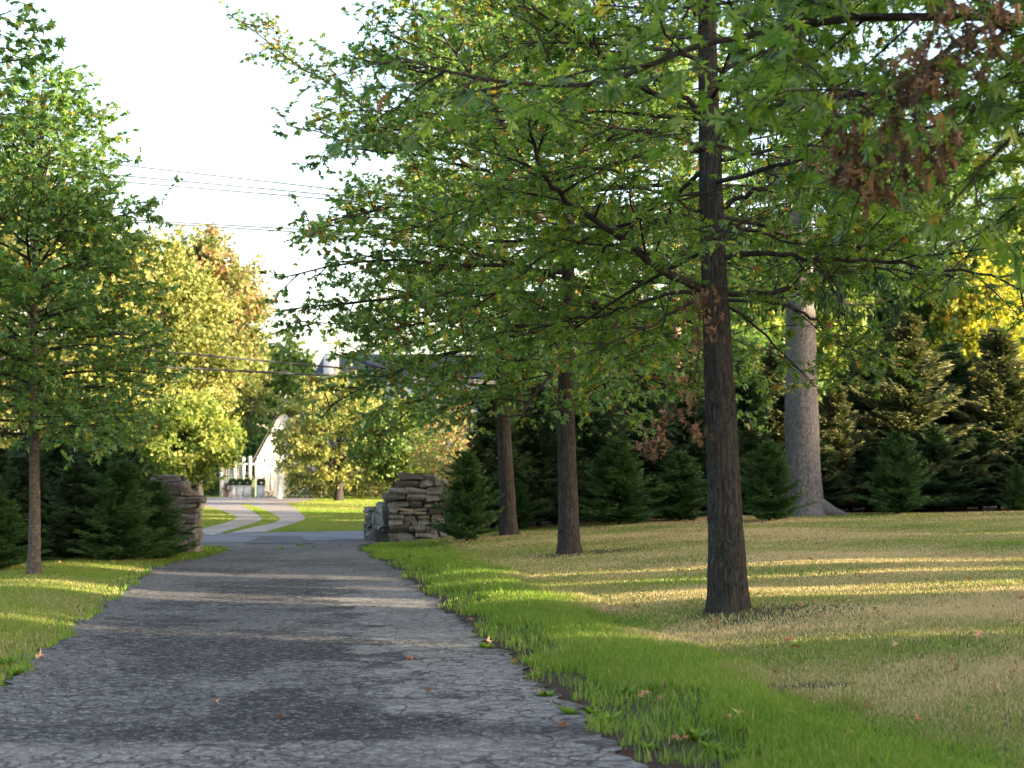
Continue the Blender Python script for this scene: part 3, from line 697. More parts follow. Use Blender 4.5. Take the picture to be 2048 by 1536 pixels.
for args in [(protoB, 262, 31.5, 905, 1.3, 'broad dark spruce rising behind the left stone gate wall'), (protoB, 45, 28.5, 915, 1.6, 'low broad spruce just behind the thin oak trunk'), (protoA, 150, 28.2, 925, 1.9, 'loose low spruce right of the thin oak trunk at the lawn edge'),
 (protoB, 110, 30.5, 880, 1.5, 'wide dark spruce behind the thin pale oak trunk'),
 (protoA, 215, 29.5, 850, 1.25, 'shaded spruce right of the thin pale oak trunk'),
 (protoC, 240, 27.8, 925, 1.35, 'bluish young spruce in front of the left stone wall'),
 (protoC, 312, 29.2, 965, 1.35, 'low spruce covering the left stone gate wall'),
 (protoA, 0, 30.0, 900, 1.5, 'dark spruce behind the left edge of the frame'),
 (protoC, -10, 25.6, 985, 1.5, 'low spruce cut by the left edge beside the thin oak trunk'),
 (protoB, -110, 31, 860, 1.3, 'dark spruce just outside the left edge'),
 (protoA, 60, 33, 870, 1.3, 'deepest spruce in the shaded left clump'),
 (protoA, 165, 32.5, 880, 1.3, 'spruce at the back of the left clump near the wall')]:
    place_spruce(*args, G2)

# ------------------------------------------------------------------ the tall old spruce with the pale trunk
def big_spruce():
    b0 = gp(1612, 1032); root = empty('old_spruce_tree', b0); tag(root, 'huge old conifer with thick pale grey bare trunk at the lawn edge', 'tree')
    H = 19.; h = np.linspace(0, H, 90)
    P = np.stack([b0[0]-.0*h-.09*(1-np.exp(-h/1.2)), b0[1]+0*h, b0[2]-.15+h], 1)
    rr = np.interp(h, [0, .25, .6, 1.3, 2.8, 6, 12, 19], [.66, .53, .47, .44, .415, .36, .22, .03])
    MB().tube(P, rr, 90, ridge=.02, seed=2).build('trunk', M['greybark'], root, True, b0)
    rp = [b0+np.array([.25, -.15, .30]), b0+np.array([.55, -.25, .12]), b0+np.array([.85, -.3, .02]), b0+np.array([1.15, -.3, -.05])]
    MB().tube(smooth_poly(rp, 14), np.linspace(.22, .06, 14), 12).build('root_flare', M['greybark'], root, True, b0)
    r = np.random.RandomState(5); tb = MB(); PP = []; DD = []
    for k in range(90):
        hh = 5.6+13*(k/90); az = k*2.4; L = (3.6-2.9*(k/90))*r.uniform(.6, 1.1)
        t = np.linspace(0, 1, 12); B = np.stack([P[0, 0]+L*t*math.cos(az), P[0, 1]+L*t*math.sin(az), b0[2]+hh-L*(.25*t-.28*t**3)], 1)
        tb.tube(B, np.linspace(.04, .008, 12), 4)
        n = int(46*L); u = r.rand(n)**.7; q = np.stack([np.interp(u, t, B[:, c]) for c in range(3)], 1)
        q[:, 2] -= r.rand(n)*.55*u; PP.append(q+r.normal(0, .05, (n, 3))); DD.append(r.normal(0, .25, (n, 3))+np.array([0, 0, -1.]))
    tb.build('branches', M['branch'], root, True, b0)
    p = np.concatenate(PP); V = TW.copy(); V[:, 0] *= .25; V[:, 2] *= .25
    MB().scatter(V, TWF, p, frames(np.concatenate(DD), r.normal(0, 1, (len(p), 3))), r.uniform(.15, .4, len(p)), np.clip(r.normal(.35, .2, len(p)), 0, 1)).build('crown', M['spruce'], root, False, b0)
big_spruce()

# ------------------------------------------------------------------ background broadleaf trees
def bush_tree(name, base, H, Rx_, h0, mat, label, group=None, seed=0, nclump=150, per=170, ls=.17, tr=.15, cs=.42, tb=.5, cat='tree', topheavy=.5, tmat=None):
    r = np.random.RandomState(seed); base = np.asarray(base, float)
    root = empty(name, base); tag(root, label, cat, group)
    cz = (h0+H)/2; hz = (H-h0)/2
    v = r.normal(0, 1, (nclump, 3)); v /= np.linalg.norm(v, axis=1)[:, None]; rad = r.uniform(.35, 1.0, nclump)**.5
    C = v*rad[:, None]*np.array([Rx_, Rx_, hz]); 
    wd = 1-.35*np.clip(C[:, 2]/hz, 0, 1)**1.5*topheavy*2; C[:, 0] *= wd; C[:, 1] *= wd
    C += r.normal(0, Rx_*.06, C.shape); C[:, 2] += cz
    tubes = MB(); hs = np.linspace(-.1, H*.8, 16)
    wx = .06*np.sin(hs*.8+seed); tubes.tube(np.stack([wx, wx*.5, hs], 1), np.linspace(tr*1.25, tr*.2, 16)*np.where(hs < .3, 1.25, 1), 12)
    br = MB()
    for c in C[:: 2]:
        z0 = max(h0*.8, c[2]-np.hypot(c[0], c[1])*.75); s0 = np.array([0, 0, min(z0, H*.75)]); md = s0*.5+c*.5+r.normal(0, .15, 3); md[2] += .1
        br.tube(smooth_poly([s0, md, c], 8), np.linspace(tr*.3, .012, 8), 4)
    tubes.build('trunk', tmat or M['bark'], root, True); br.build('branches', M['branch'], root, True)
    n = nclump*per; ci = np.repeat(np.arange(nclump), per)
    csz = r.uniform(.7, 1.3, nclump)*cs
    # lobed clumps: leaves hang on short radial sprays
    sp_ = r.randint(0, 9, n); sd_ = r.normal(0, 1, (nclump, 9, 3)); sd_ /= np.linalg.norm(sd_, axis=2)[..., None]; sd_[..., 2] = sd_[..., 2]*.7+.15
    dirn = sd_[ci, sp_]; u = r.rand(n)**.6
    p = C[ci]+dirn*(u*csz[ci]*1.5)[:, None]+r.normal(0, .13, (n, 3))*csz[ci][:, None]
    tint = np.clip(tb+r.normal(0, .13, nclump)[ci]+r.normal(0, .15, n), 0, 1)
    b = MB().scatter(LQ[0], LQ[1], p, frames(r.normal(0, .8, (n, 3))+np.array([0, 0, -.2]), r.normal(0, .8, (n, 3))+np.array([0, 0, .6])), r.uniform(.6, 1.3, n)*ls, tint)
    b.build('crown', mat, root)
    return root
def gpt(px, Yd):
    q = at(px, 950, Yd); return np.array([q[0], Yd, float(zg(q[0], Yd))])
GB = 'broadleaf trees across the road'
def T_(px, Yd, top, Rpx, botpx, mat, label, seed, **kw):
    b = gpt(px, Yd); k = Yd/F
    H = at(px, top, Yd)[2]-b[2]; h0 = max(.3, at(px, botpx, Yd)[2]-b[2])
    return bush_tree('broadleaf_tree', b, H, Rpx*k, h0, M[mat], label, kw.pop('group', GB), seed, **kw)
T_(290, 56, 480, 175, 930, 'yellow', 'big tree with sunlit yellow green crown left behind the young oak', 1, nclump=300, per=170, tb=.55, ls=.17, cs=.55)
T_(60, 52, 330, 200, 900, 'yellow', 'tall sunlit yellow green tree behind the left oak crown', 2, nclump=240, per=150, tb=.6, ls=.2, cs=.6)
T_(400, 66, 470, 120, 800, 'red', 'tree with pinkish red upper crown against the sky', 3, nclump=220, per=150, tb=.62, ls=.19, cs=.6)
T_(440, 95, 610, 100, 900, 'yellow', 'mid height olive tree left of the white garage gable', 4, nclump=170, per=140, tb=.4, ls=.18, cs=.5)
T_(368, 50, 800, 105, 970, 'lime', 'low bright lime green maple over the left stone wall', 5, nclump=120, per=170, tb=.6, ls=.14, cs=.42, tr=.1)
T_(678, 78, 762, 142, 962, 'yellow', 'round young tree with yellow top on the lawn across the road', 6, nclump=170, per=190, tb=.55, ls=.16, cs=.5, tr=.17)
T_(800, 70, 800, 95, 970, 'green', 'loose green tree behind the right stone gate wall', 7, nclump=120, per=110, tb=.7, ls=.17, cs=.6, tr=.11)
T_(895, 60, 800, 62, 985, 'red', 'thin tree with reddish leaves left of the dark spruces', 8, nclump=60, per=70, tb=.62, ls=.13, cs=.5, tr=.07)
# trees beyond the spruce screen
GR = 'trees beyond the spruce screen'
for k, (px, Yd, top, Rp, mat, lab) in enumerate([
 (1060, 88, 690, 70, 'green', 'green tree rising behind the spruces near the slim oak trunk'),
 (1255, 90, 580, 90, 'green', 'green tree behind the spruces between the front oaks'),
 (1430, 92, 360, 90, 'green', 'green tree just behind the nearest oak trunk'),
 (1490, 87, 540, 100, 'lime', 'bright tree glimpsed behind the nearest oak crown'),
 (1570, 95, 420, 100, 'green', 'green tree just left of the pale thick trunk'),
 (1665, 88, 560, 95, 'lime', 'sunlit lime tree behind the pale thick trunk'),
 (1720, 97, 330, 110, 'green', 'tall green tree right of the pale thick trunk'),
 (1805, 90, 470, 100, 'green', 'green tree rising above the tallest sunlit spruce'),
 (1790, 106, 180, 115, 'green', 'tall green tree between the pale trunk and the golden maple'),
 (1965, 87, 540, 70, 'gold', 'golden yellow maple glowing near the right edge'),
 (1910, 100, 230, 140, 'green', 'tall green tree behind the golden maple'),
 (2085, 90, 330, 120, 'lime', 'lime green tree cut off by the right edge'),
 (2045, 108, 60, 160, 'green', 'tallest green tree behind the lime tree at the right edge')]):
    T_(px, Yd, top, Rp, 880, mat, lab, 30+k, nclump=170, per=120, ls=.30, cs=.95, group=GR, tr=.25)
sh = None  # trees added out of sight behind the spruces to shade the garage
for k, (wc, u_, H_, R_, lab) in enumerate([(75.5, -15, 8, 2.9, 'hidden tree added to shade the white garage wing'), (81.5, -15, 8, 2.9, 'second hidden tree added to shade the white garage wing')]):
    p_ = np.array([wc*math.sin(SUN_BACK)+u_*math.cos(SUN_BACK), wc*math.cos(SUN_BACK)-u_*math.sin(SUN_BACK)])
    b_ = np.array([p_[0], p_[1], float(zg(*p_))])
    if sh is None: sh = bush_tree('broadleaf_tree', b_, 7, 2.4, .5, M['green'], lab, 'hidden trees added to shade the garage wing', 55, nclump=90, per=110, ls=.24, cs=.6); sh0 = (7, 2.4); o = sh
    else: o = copy_tree(sh); o.location = b_
    o.scale = (R_/2.4, R_/2.4, H_/7); o.rotation_euler = (0, 0, k*1.9); tag(o, lab, 'tree', 'hidden trees added to shade the garage wing')
# far tree line closing the horizon
GF = 'far tree line'
fl = None
for k, px in enumerate(range(-300, 2500, 170)):
    Yd = 135+10*math.sin(k*2.1); b = gpt(px, Yd)
    if fl is None:
        fl = bush_tree('broadleaf_tree', b, 11, 5.5, .4, M['green'], 'distant green tree in the far tree line', GF, 77, nclump=110, per=90, ls=.5, cs=1.3, tr=.2); o = fl
    else:
        o = copy_tree(fl); o.location = b; kk = random.uniform(.75, 1.15); o.scale = (kk, kk, kk); o.rotation_euler = (0, 0, k*1.3)

# ------------------------------------------------------------------ unseen trees added right of the frame, spaced to cast bands of light on the lawn
AX = np.array([math.cos(SUN_BACK), -math.sin(SUN_BACK)]); AW = np.array([math.sin(SUN_BACK), math.cos(SUN_BACK)])
colp = None
def shade_tree(wc, half, u, H):
    global colp
    p = AW*wc+AX*u; z = float(zg(p[0], p[1]))
    if colp is None:
        r = np.random.RandomState(9); colp = empty('shade_evergreen', (0, 0, 0)); MB().tube([[0, 0, -.1], [0, 0, 5], [0, 0, 9]], [.15, .1, .03], 8).build('trunk', M['branch'], colp, True)
        n = 16000; th = r.rand(n)*6.28; h = r.rand(n)**.9*9.8+.1; rad = (1-.25*(h/10)**4)*r.uniform(.02, 1.1, n)**.62
        p_ = np.stack([rad*np.cos(th), rad*np.sin(th), h], 1)
        MB().scatter(LQ[0], LQ[1], p_, frames(r.normal(0, .5, (n, 3))+np.array([0, 0, .8]), r.normal(0, 1, (n, 3))), r.uniform(.2, .4, n), r.rand(n)).build('crown', M['spruce'], colp)
        o = colp
    else: o = copy_tree(colp)
    o.location = (p[0], p[1], z); o.scale = (half*1.04, half*1.04, H/10); o.rotation_euler = (0, 0, random.random()*6)
    tag(o, 'unseen columnar evergreen added right of the frame to cast shade bands', 'tree', 'unseen evergreens added to cast shade bands')
for (w0, w1, H) in [(1.5, 5.2, 12), (5.3, 9.3, 12), (9.2, 11.4, 12), (11.3, 13.45, 12), (13.95, 14.35, 12), (14.65, 17.1, 12), (18.6, 19.8, 12), (20.5, 21.55, 12), (22.5, 25.4, 11.5), (25.3, 28.6, 11), (29.5, 32.6, 10), (32.5, 36.2, 11), (36.0, 39.3, 11.5), (39.2, 41.6, 10.5), (41.6, 43.2, 7.0)]:
    shade_tree((w0+w1)/2, (w1-w0)/2, 30, H)

for k, (wc, hw_, hb) in enumerate([(17.75, .9, 5.9), (29.0, 1.0, 4.7), (20.2, .7, 5.8), (13.75, .55, 6.3), (14.55, .5, 6.2), (22.0, .95, 6.6)]):  # added high crowns, out of view, keep sun off drive and left lawn
    p_ = AW*wc+AX*29; b_ = np.array([p_[0], p_[1], float(zg(*p_))])
    bush_tree('shade_high_crown', b_, 12.5, hw_, hb, M['green'], 'unseen slender tree with a high crown added to trim the light bands', 'unseen high crowned trees added to trim the light bands', 90+k, nclump=90, per=200, ls=.22, cs=.45, tr=.09)
# ------------------------------------------------------------------ stone gate walls
def stone_tpl(n=4):
    g = np.linspace(-1, 1, n+1); V = []; Fc = []
    for ax in range(3):
        for sg in (-1, 1):
            b = len(V)
            for a_ in g:
                for b_ in g:
                    v = [0, 0, 0]; v[ax] = sg; v[(ax+1) % 3] = a_; v[(ax+2) % 3] = b_; V.append(v)
            for i_ in range(n):
                for j_ in range(n):
                    q = b+i_*(n+1)+j_; f_ = (q, q+n+1, q+n+2, q+1); Fc.append(f_ if sg > 0 else f_[::-1])
    V = np.array(V, float); p = 9.0
    V = V/((np.abs(V)**p).sum(1)**(1/p))[:, None]
    return V, np.array(Fc)
ST = stone_tpl()
def stone(b, c, d, rz, r, tint):
    V = ST[0]*np.array(d)/2*np.array([1.0, 1.0, 1.0]); 
    k = r.rand(6)*6.28
    V = V*(1+.13*np.sin(ST[0]*2.1+k[:3])[:, [1, 2, 0]]+.06*np.sin(ST[0]*4.6+k[3:])[:, [2, 0, 1]])
    V[:, 0] += V[:, 2]*r.normal(0, .18); V[:, 2] += V[:, 0]*r.normal(0, .06); V[:, 2] *= 1+r.normal(0, .12)*np.sign(V[:, 0])
    ca, sa = math.cos(rz), math.sin(rz)
    V = np.stack([V[:, 0]*ca-V[:, 1]*sa, V[:, 0]*sa+V[:, 1]*ca, V[:, 2]], 1)+c
    b.add(V, ST[1], tint)
def wall_seg(b, core, p0, p1, th, z0, rows, r, taper=None, rowtint=None):
    """rubble wall from p0 to p1; rows = list of (height, shrink0, shrink1, wide?)"""
    p0 = np.array(p0); p1 = np.array(p1); L = np.linalg.norm(p1-p0); d = (p1-p0)/L; nrm = np.array([-d[1], d[0]]); rz = math.atan2(d[1], d[0]); z = z0
    for (h, a0, a1, big) in rows:
        s0, s1 = a0, L-a1
        if s1-s0 < .1: z += h; continue
        cm = (p0+d*(s0+s1)/2); core.box((cm[0], cm[1], z+h/2), (s1-s0-.10, th-.14, h+.01), rz)
        for side in (-1, 1):
            x = s0
            while x < s1-.04:
                wd = (r.uniform(.35, .62) if big else r.choice([.09, .15, .22, .32, .44])*r.uniform(.85, 1.15)); wd = min(wd, s1-x)
                if s1-x-wd < .12: wd = s1-x
                hh = [h] if big or r.rand() < .48 or h < .13 else [h*r.uniform(.4, .6)]
                if len(hh) == 1 and False: pass
                if len(hh) == 1 and hh[0] != h: hh.append(h-hh[0])
                zz = z
                for q in hh:
                    dep = th*.52+r.uniform(-.02, .05)
                    wd_ = wd; cc = p0+d*(x+wd/2)+nrm*side*(th/2-dep/2+r.normal(0, .018)+.02)
                    stone(b, np.array([cc[0], cc[1], zz+q/2+r.normal(0, .006)]), (wd*1.0, dep, q*1.0), rz+r.normal(0, .03), r, np.clip(r.rand()*.92, 0, 1)); zz += q
                x += wd
        z += h
def gate_right():
    r = np.random.RandomState(3); b = MB(); core = MB()
    g = gp(778, 1086); x0, y0 = g[0], g[1]
    root = empty('stone_gate_wall', (x0+.6, y0+.3, 0)); tag(root, 'dry stone gate wall with stepped top on the right of the driveway', 'stone wall', 'stone gate walls flanking the driveway')
    rows = [(.26, 0, 0, 0), (.17, 0, 0, 0), (.25, 0, 0, 0), (.17, 0, 0, 0), (.17, 0, 0, 0)]
    z0 = -.03
    wall_seg(b, core, (x0, y0+.35), (x0+1.75, y0+.35), .7, z0, rows, r)
    wall_seg(b, core, (x0-.50, y0+1.9), (x0+.12, y0+.35), .55, z0, [(.26, 0, .1, 0), (.17, 0, .1, 0), (.25, 0, .1, 0), (.16, 0, .1, 0), (.14, .9, .1, 1), (.14, 1.6, .1, 1)], r)
    cap = MB()
    wall_seg(cap, core, (x0-.14, y0+.35), (x0+1.7, y0+.35), .84, z0+1.02, [(.15, 0, 0, 1), (.17, .14, .1, 1), (.17, .28, .35, 1), (.15, .36, .62, 1)], r)
    off = (x0+.6, y0+.3, 0)
    b.build('wall_stones', M['stone'], root, True, off); cap.build('cap_stones', M['stone'], root, True, off); core.build('mortar_core', M['core'], root, False, off)
    # low boulder at the foot
    r2 = np.random.RandomState(8); bb = MB(); stone(bb, np.array([0, 0, .12]), (.42, .35, .28), .2, r2, .1); q = gp(762, 1084)
    o = bb.build('boulder', M['stone'], None, True); o.location = (q[0], q[1], 0); tag(o, 'small dark boulder at the foot of the right gate wall', 'boulder')
def gate_left():
    r = np.random.RandomState(14); b = MB(); core = MB(); g = gp(392, 1108); x0, y0 = g[0], g[1]
    root = empty('stone_gate_wall', (x0-.6, y0+.3, 0)); tag(root, 'stone gate wall with overhanging slab, half hidden by spruces on the left', 'stone wall', 'stone gate walls flanking the driveway')
    wall_seg(b, core, (x0-2.6, y0+.3), (x0, y0+.3), .7, -.03, [(.20, 0, -.02, 0), (.24, 0, .0, 0), (.2, 0, .02, 0), (.22, 0, .0, 0), (.18, 0, .03, 0)], r)
    cap = MB(); wall_seg(cap, core, (x0-2.6, y0+.3), (x0+.07, y0+.3), .82, 1.02, [(.15, 0, 0, 1), (.12, .3, .18, 1), (.16, .6, .30, 1), (.13, .9, .42, 1)], r)
    off = (x0-.6, y0+.3, 0)
    b.build('wall_stones', M['stone'], root, True, off); cap.build('cap_stones', M['stone'], root, True, off); core.build('mortar_core', M['core'], root, False, off)
gate_right(); gate_left()

# ------------------------------------------------------------------ the house across the road
def house():
    D = 96.; k = D/F
    def W(px, py, dy=0): return at(px, py, D+dy)
    zb = .35; root = empty('house', (W(760, 950)[0], D+5, zb)); off = tuple(root.location)
    tag(root, 'white house with grey shingle roof and dormers behind the trees', 'house')
    def B(name, m, boxes, parent=root, o_=off):
        b = MB()
        for c, d in boxes: b.box(c, d)
        ob = b.build(name, M[m], parent, False, o_ if parent is root else o_); return ob
    xL, xR = W(600, 950)[0], W(1010, 950)[0]; zE = W(700, 822)[2]; zR = W(700, 694)[2]; wd = xR-xL; xm = (xL+xR)/2
    B('wall', 'white', [((xm, D+5.5, (zb+zE)/2), (wd, 11, zE-zb))])
    def prism(x0, x1, y0, y1, ze, zr, t, hip=0):
        ym = (y0+y1)/2; b = MB()
        V = [(x0-hip*0, y0, ze), (x1, y0, ze), (x1-hip, ym, zr), (x0+hip, ym, zr), (x0, y1, ze), (x1, y1, ze)]
        b.add(V, [[0, 1, 2, 3], [5, 4, 3, 2]]); b.add(V, [[0, 3, 4], [1, 5, 2]]); return b
    prism(xL-.4, xR+.4, D-.5, D+11.5, zE, zR, .2, 1.2).build('roof', M['roof'], root, False, off)
    B('eave_board', 'white', [((xm, D-.55, zE-.1), (wd+1, .12, .28))])
    # porch roof lower
    B('porch_roof', 'roof', [((W(860, 900)[0], D-1.6, W(0, 872)[2]), (8, 2.6, .18))])
    B('porch_column', 'white', [((W(880, 900)[0]+i_*1.6-2.5, D-2.7, (zb+W(0, 875)[2])/2), (.22, .22, W(0, 875)[2]-zb)) for i_ in range(4)])
    for i_ in range(5):
        f = B('window', 'white', [((xL+3+i_*2.3, D-.04, zb+2.1), (1.15, .1, 1.7))]); B('pane', 'glass', [((xL+3+i_*2.3, D-.11, zb+2.1), (.95, .04, 1.5))], f)
    # dormers
    for px, w_, top in ((752, 2.0, 735), (838, 1.9, 742), (925, 1.9, 745)):
        c = W(px, 780); z1 = W(px, 808)[2]; z2 = W(px, top+28)[2]; z3 = W(px, top)[2]
        b = MB(); x0, x1 = c[0]-w_/2, c[0]+w_/2; y0, y1 = D+.6, D+5
        b.add([(x0, y0, z1), (x1, y0, z1), (x1, y0, z2), (c[0], y0, z3), (x0, y0, z2), (x0, y1, z1), (x1, y1, z1), (x1, y1, z2), (c[0], y1, z3), (x0, y1, z2)], [[0, 5, 9, 4], [1, 2, 7, 6]])
        b.add(np.zeros((0, 3)), np.zeros((0, 4), int)); b2 = MB(); b2.add([(x0, y0, z1), (x1, y0, z1), (x1, y0, z2), (c[0], y0, z3), (x0, y0, z2)], [[0, 1, 2, 3, 4]])
        b.F.setdefault(5, []).append(np.array([[0, 1, 2, 3, 4]]))
        dm = b.build('dormer', M['white'], root, False, off)
        e = .18; rb = MB(); rb.add([(x0-e, y0-.2, z2-.05), (c[0], y0-.2, z3+.1), (c[0], y1, z3+.1), (x0-e, y1, z2-.05), (x1+e, y0-.2, z2-.05), (x1+e, y1, z2-.05)], [[0, 1, 2, 3], [1, 4, 5, 2]])
        rb.build('dormer_roof', M['roof'], dm, False, off)
        B('pane', 'glass', [((c[0], y0-.03, (z1+z2)/2), (w_*.5, .05, (z2-z1)*.7))], dm)
    c = W(650, 735); B('chimney', 'white', [((c[0], D+3.4, W(650, 716)[2]-1.2), (.9, .9, 3.2))])
    c = W(668, 780); B('vent_pipe', 'white', [((c[0], D+1.1, c[2]+.2), (.12, .12, 1.2))])
    # garage wing with its gable to the front-right sun
    x0, x1 = W(548, 950)[0], W(660, 950)[0]; xm2 = (x0+x1)/2; z1 = W(0, 925)[2]; z2 = W(0, 815)[2]; y0, y1 = D-7, D+1
    b = MB(); b.add([(x0, y0, zb), (x1, y0, zb), (x1, y0, z1), (xm2, y0, z2), (x0, y0, z1), (x0, y1, zb), (x1, y1, zb), (x1, y1, z1), (xm2, y1, z2), (x0, y1, z1)], [[0, 5, 9, 4], [1, 2, 7, 6]])
    b.F[5] = [np.array([[0, 1, 2, 3, 4]])]; g = b.build('garage_wing', M['white'], root, False, off)
    e = .25; rb = MB(); rb.add([(x0-e, y0-.35, z1-.2), (xm2, y0-.35, z2+.12), (xm2, y1, z2+.12), (x0-e, y1, z1-.2), (x1+e, y0-.35, z1-.2), (x1+e, y1, z1-.2)], [[0, 1, 2, 3], [1, 4, 5, 2]])
    rb.build('wing_roof', M['roof'], g, False, off)
house()
def yard_things():
    # white lattice screen with posts
    def G(px, D): q = at(px, 950, D); return q[0], D, float(zg(q[0], D))
    D = 88.
    x0, _, z = G(440, D); x1 = G(545, D)[0]
    b = MB(); s_ = empty('garden_screen', ((x0+x1)/2, D, z)); off = tuple(s_.location); tag(s_, 'white wooden screen with posts and lattice beside the garage', 'fence')
    for px in (443, 470, 487, 500, 516, 530, 543): b.box((G(px, D)[0], D, z+.95+(.2 if px > 485 else 0)), (.16, .16, 1.9+(.4 if px > 485 else 0)))
    b.build('post', M['white'], s_, False, off)
    b = MB()
    for i_ in range(10): b.box((x0+.1+i_*.13, D, z+1.35), (.03, .03, .75))
    for i_ in range(6): b.box((x0+.7, D, z+1.0+i_*.14), (1.3, .03, .03))
    b.build('lattice', M['white'], s_, False, off)
    b = MB(); b.box(((x0+x1)/2-.6, D+.03, z+.5), (x1-x0-1.4, .05, .9)); b.box(((x0+x1)/2, D, z+1.86), (x1-x0, .12, .1)); b.build('panel', M['white'], s_, False, off)
    # planters
    lab = ['white box planter with clipped bush, leftmost of the four', 'white box planter with clipped bush, second of the four', 'white box planter with clipped bush, third of the four', 'white box planter standing apart on the right by the post']
    D = 85.; pr = None
    for i_, px in enumerate((466, 480, 495, 523)):
        x, _, z = G(px, D)
        if pr is None:
            o = pr = empty('planter', (x, D, z)); b = MB(); b.box((0, 0, .33), (.36, .36, .6)); b.box((0, 0, .66), (.42, .42, .06))
            for a_ in (-1, 1):
                for c_ in (-1, 1): b.box((a_*.16, c_*.16, .04), (.07, .07, .08))
            b.build('box', M['white'], o); r = np.random.RandomState(2); n = 900; v = r.normal(0, 1, (n, 3)); v /= np.linalg.norm(v, axis=1)[:, None]
            MB().scatter(LQ[0], LQ[1], v*.20*r.uniform(.6, 1, (n, 1))+np.array([0, 0, .84]), frames(v, r.normal(0, 1, (n, 3))), np.full(n, .08), r.rand(n)).build('shrub', M['green'], o)
        else: o = copy_tree(pr); o.location = (x, D, z)
        tag(o, lab[i_], 'planter', 'white box planters by the garage')
    x, _, z = G(458, D); r = np.random.RandomState(4); p_ = empty('flower_pot', (x, D, z)); tag(p_, 'terracotta pot with rust red plant left of the planters', 'flower pot')
    MB().tube([[0, 0, 0], [0, 0, .3], [0, 0, .34]], [.14, .2, .22], 14).build('pot', M['terra'], p_, True)
    n = 300; v = r.normal(0, 1, (n, 3)); v /= np.linalg.norm(v, axis=1)[:, None]
    MB().scatter(LQ[0], LQ[1], v*.28*r.uniform(.4, 1, (n, 1))+np.array([0, 0, .55]), frames(v, r.normal(0, 1, (n, 3))), np.full(n, .12), r.rand(n)).build('plant', M['dead'], p_)
    # lamp post
    x, _, z = G(559, 82.); l_ = empty('lamp_post', (x, 82., z)); tag(l_, 'square white lamp post at the edge of the gravel court', 'lamp post')
    b = MB(); b.box((0, 0, .75), (.2, .2, 1.5)); b.box((0, 0, .12), (.28, .28, .24)); b.box((0, 0, 1.53), (.28, .28, .06)); b.build('post', M['white'], l_)
    b = MB(); b.box((0, 0, 1.72), (.18, .18, .28)); b.build('lantern', M['glass'], l_); b = MB(); b.box((0, 0, 1.89), (.26, .26, .05)); b.build('lantern_cap', M['white'], l_)
    x, _, z = G(540, 84.); o = MB().box((0, 0, .16), (.26, .26, .32)).box((0, 0, .35), (.34, .34, .06)).build('stone_pot', M['lane']); o.location = (x, 84., z); tag(o, 'small pale stone pot beside the white lamp post', 'pot')
    # clipped hedge pieces
    for px0, px1, D, h, m, lab_, sd_ in ((340, 436, 92., 1.2, 'green', 'low dark clipped hedge left of the white screen', 1), (572, 790, 84., 1.5, 'yellow', 'yellow green hedge behind the round young tree', 2)):
        xa = G(px0, D)[0]; xb, _, z = G(px1, D); r = np.random.RandomState(sd_); n = int((xb-xa)*1500)
        e_ = empty('hedge', ((xa+xb)/2, D, z)); tag(e_, lab_, 'hedge')
        p = np.stack([r.uniform(-(xb-xa)/2, (xb-xa)/2, n), r.uniform(-.5, .5, n), r.rand(n)**.7*h*(1+.12*np.sin(np.arange(n)))], 1)
        p[:, 2] *= 1+.15*np.sin(p[:, 0]*3+sd_)
        MB().scatter(LQ[0], LQ[1], p, frames(r.normal(0, 1, (n, 3)), r.normal(0, 1, (n, 3))), r.uniform(.1, .18, n), r.rand(n)).build('foliage', M[m], e_)
        for x_ in np.arange(-(xb-xa)/2+.3, (xb-xa)/2, 1.5): MB().tube([[x_, 0, 0], [x_+.05, 0, h*.7]], .03, 5).build('stem', M['branch'], e_)
yard_things()

# ------------------------------------------------------------------ power lines along the road
def wires():
    t24 = math.tan(R(24))
    def on(px, py):
        d = ray(px, py); # plane Y = 44.5 + t24*(X+5.5)
        k = (44.5+t24*5.5)/(d[1]-t24*d[0]); return np.array([0, 0, CAMZ])+d*k
    A = [((200, 325), (630, 374), .012, 'uppermost thin power line across the pale sky'), ((200, 347), (630, 387), .012, 'second thin power line below the uppermost'), ((200, 360), (630, 396), .012, 'third thin power line of the upper three'),
         ((320, 443), (640, 461), .012, 'upper of the two close wires above the red tinted tree'), ((320, 447), (640, 467), .014, 'lower of the two close wires above the red tinted tree'),
         ((465, 716), (640, 732), .030, 'thick dark cable crossing in front of the grey roof'), ((480, 742), (640, 750), .034, 'lowest thick dark cable in front of the olive trees')]
    ends = [[], []]
    for a_, b_, rad, lab in A:
        rad = max(rad, .018)
        p, q = on(*a_), on(*b_); d = (q-p)/(q[0]-p[0]); xa, xb = -30., 5.2
        P0 = p+d*(xa-p[0]); P1_ = p+d*(xb-p[0]); P0[2] = max(P0[2], 4.5)
        t = np.linspace(0, 1, 50)[:, None]; L = P0+(P1_-P0)*t
        mb = MB().tube(L, rad, 6).build('power_line', M['wire'], None, True); tag(mb, lab, 'cable', 'overhead cables along the road')
        ends[0].append(P0); ends[1].append(P1_)
    for k, lab in ((0, 'wooden utility pole left of the frame carrying the road cables'), (1, 'wooden utility pole hidden behind the oaks carrying the road cables')):
        E = np.array(ends[k]); c = E.mean(0); zt = E[:, 2].max()+.6; z0 = float(zg(c[0], c[1])); r_ = empty('utility_pole', (c[0], c[1], z0)); tag(r_, lab, 'utility pole', 'utility poles along the road')
        MB().tube([[0, 0, -.2], [0, 0, (zt-z0)/2], [0, 0, zt-z0]], [.17, .15, .12], 12).build('pole', M['wood'], r_, True)
        MB().box((0, 0, zt-z0-.6), (.12, 2.2, .12)).build('crossarm', M['wood'], r_)
wires()

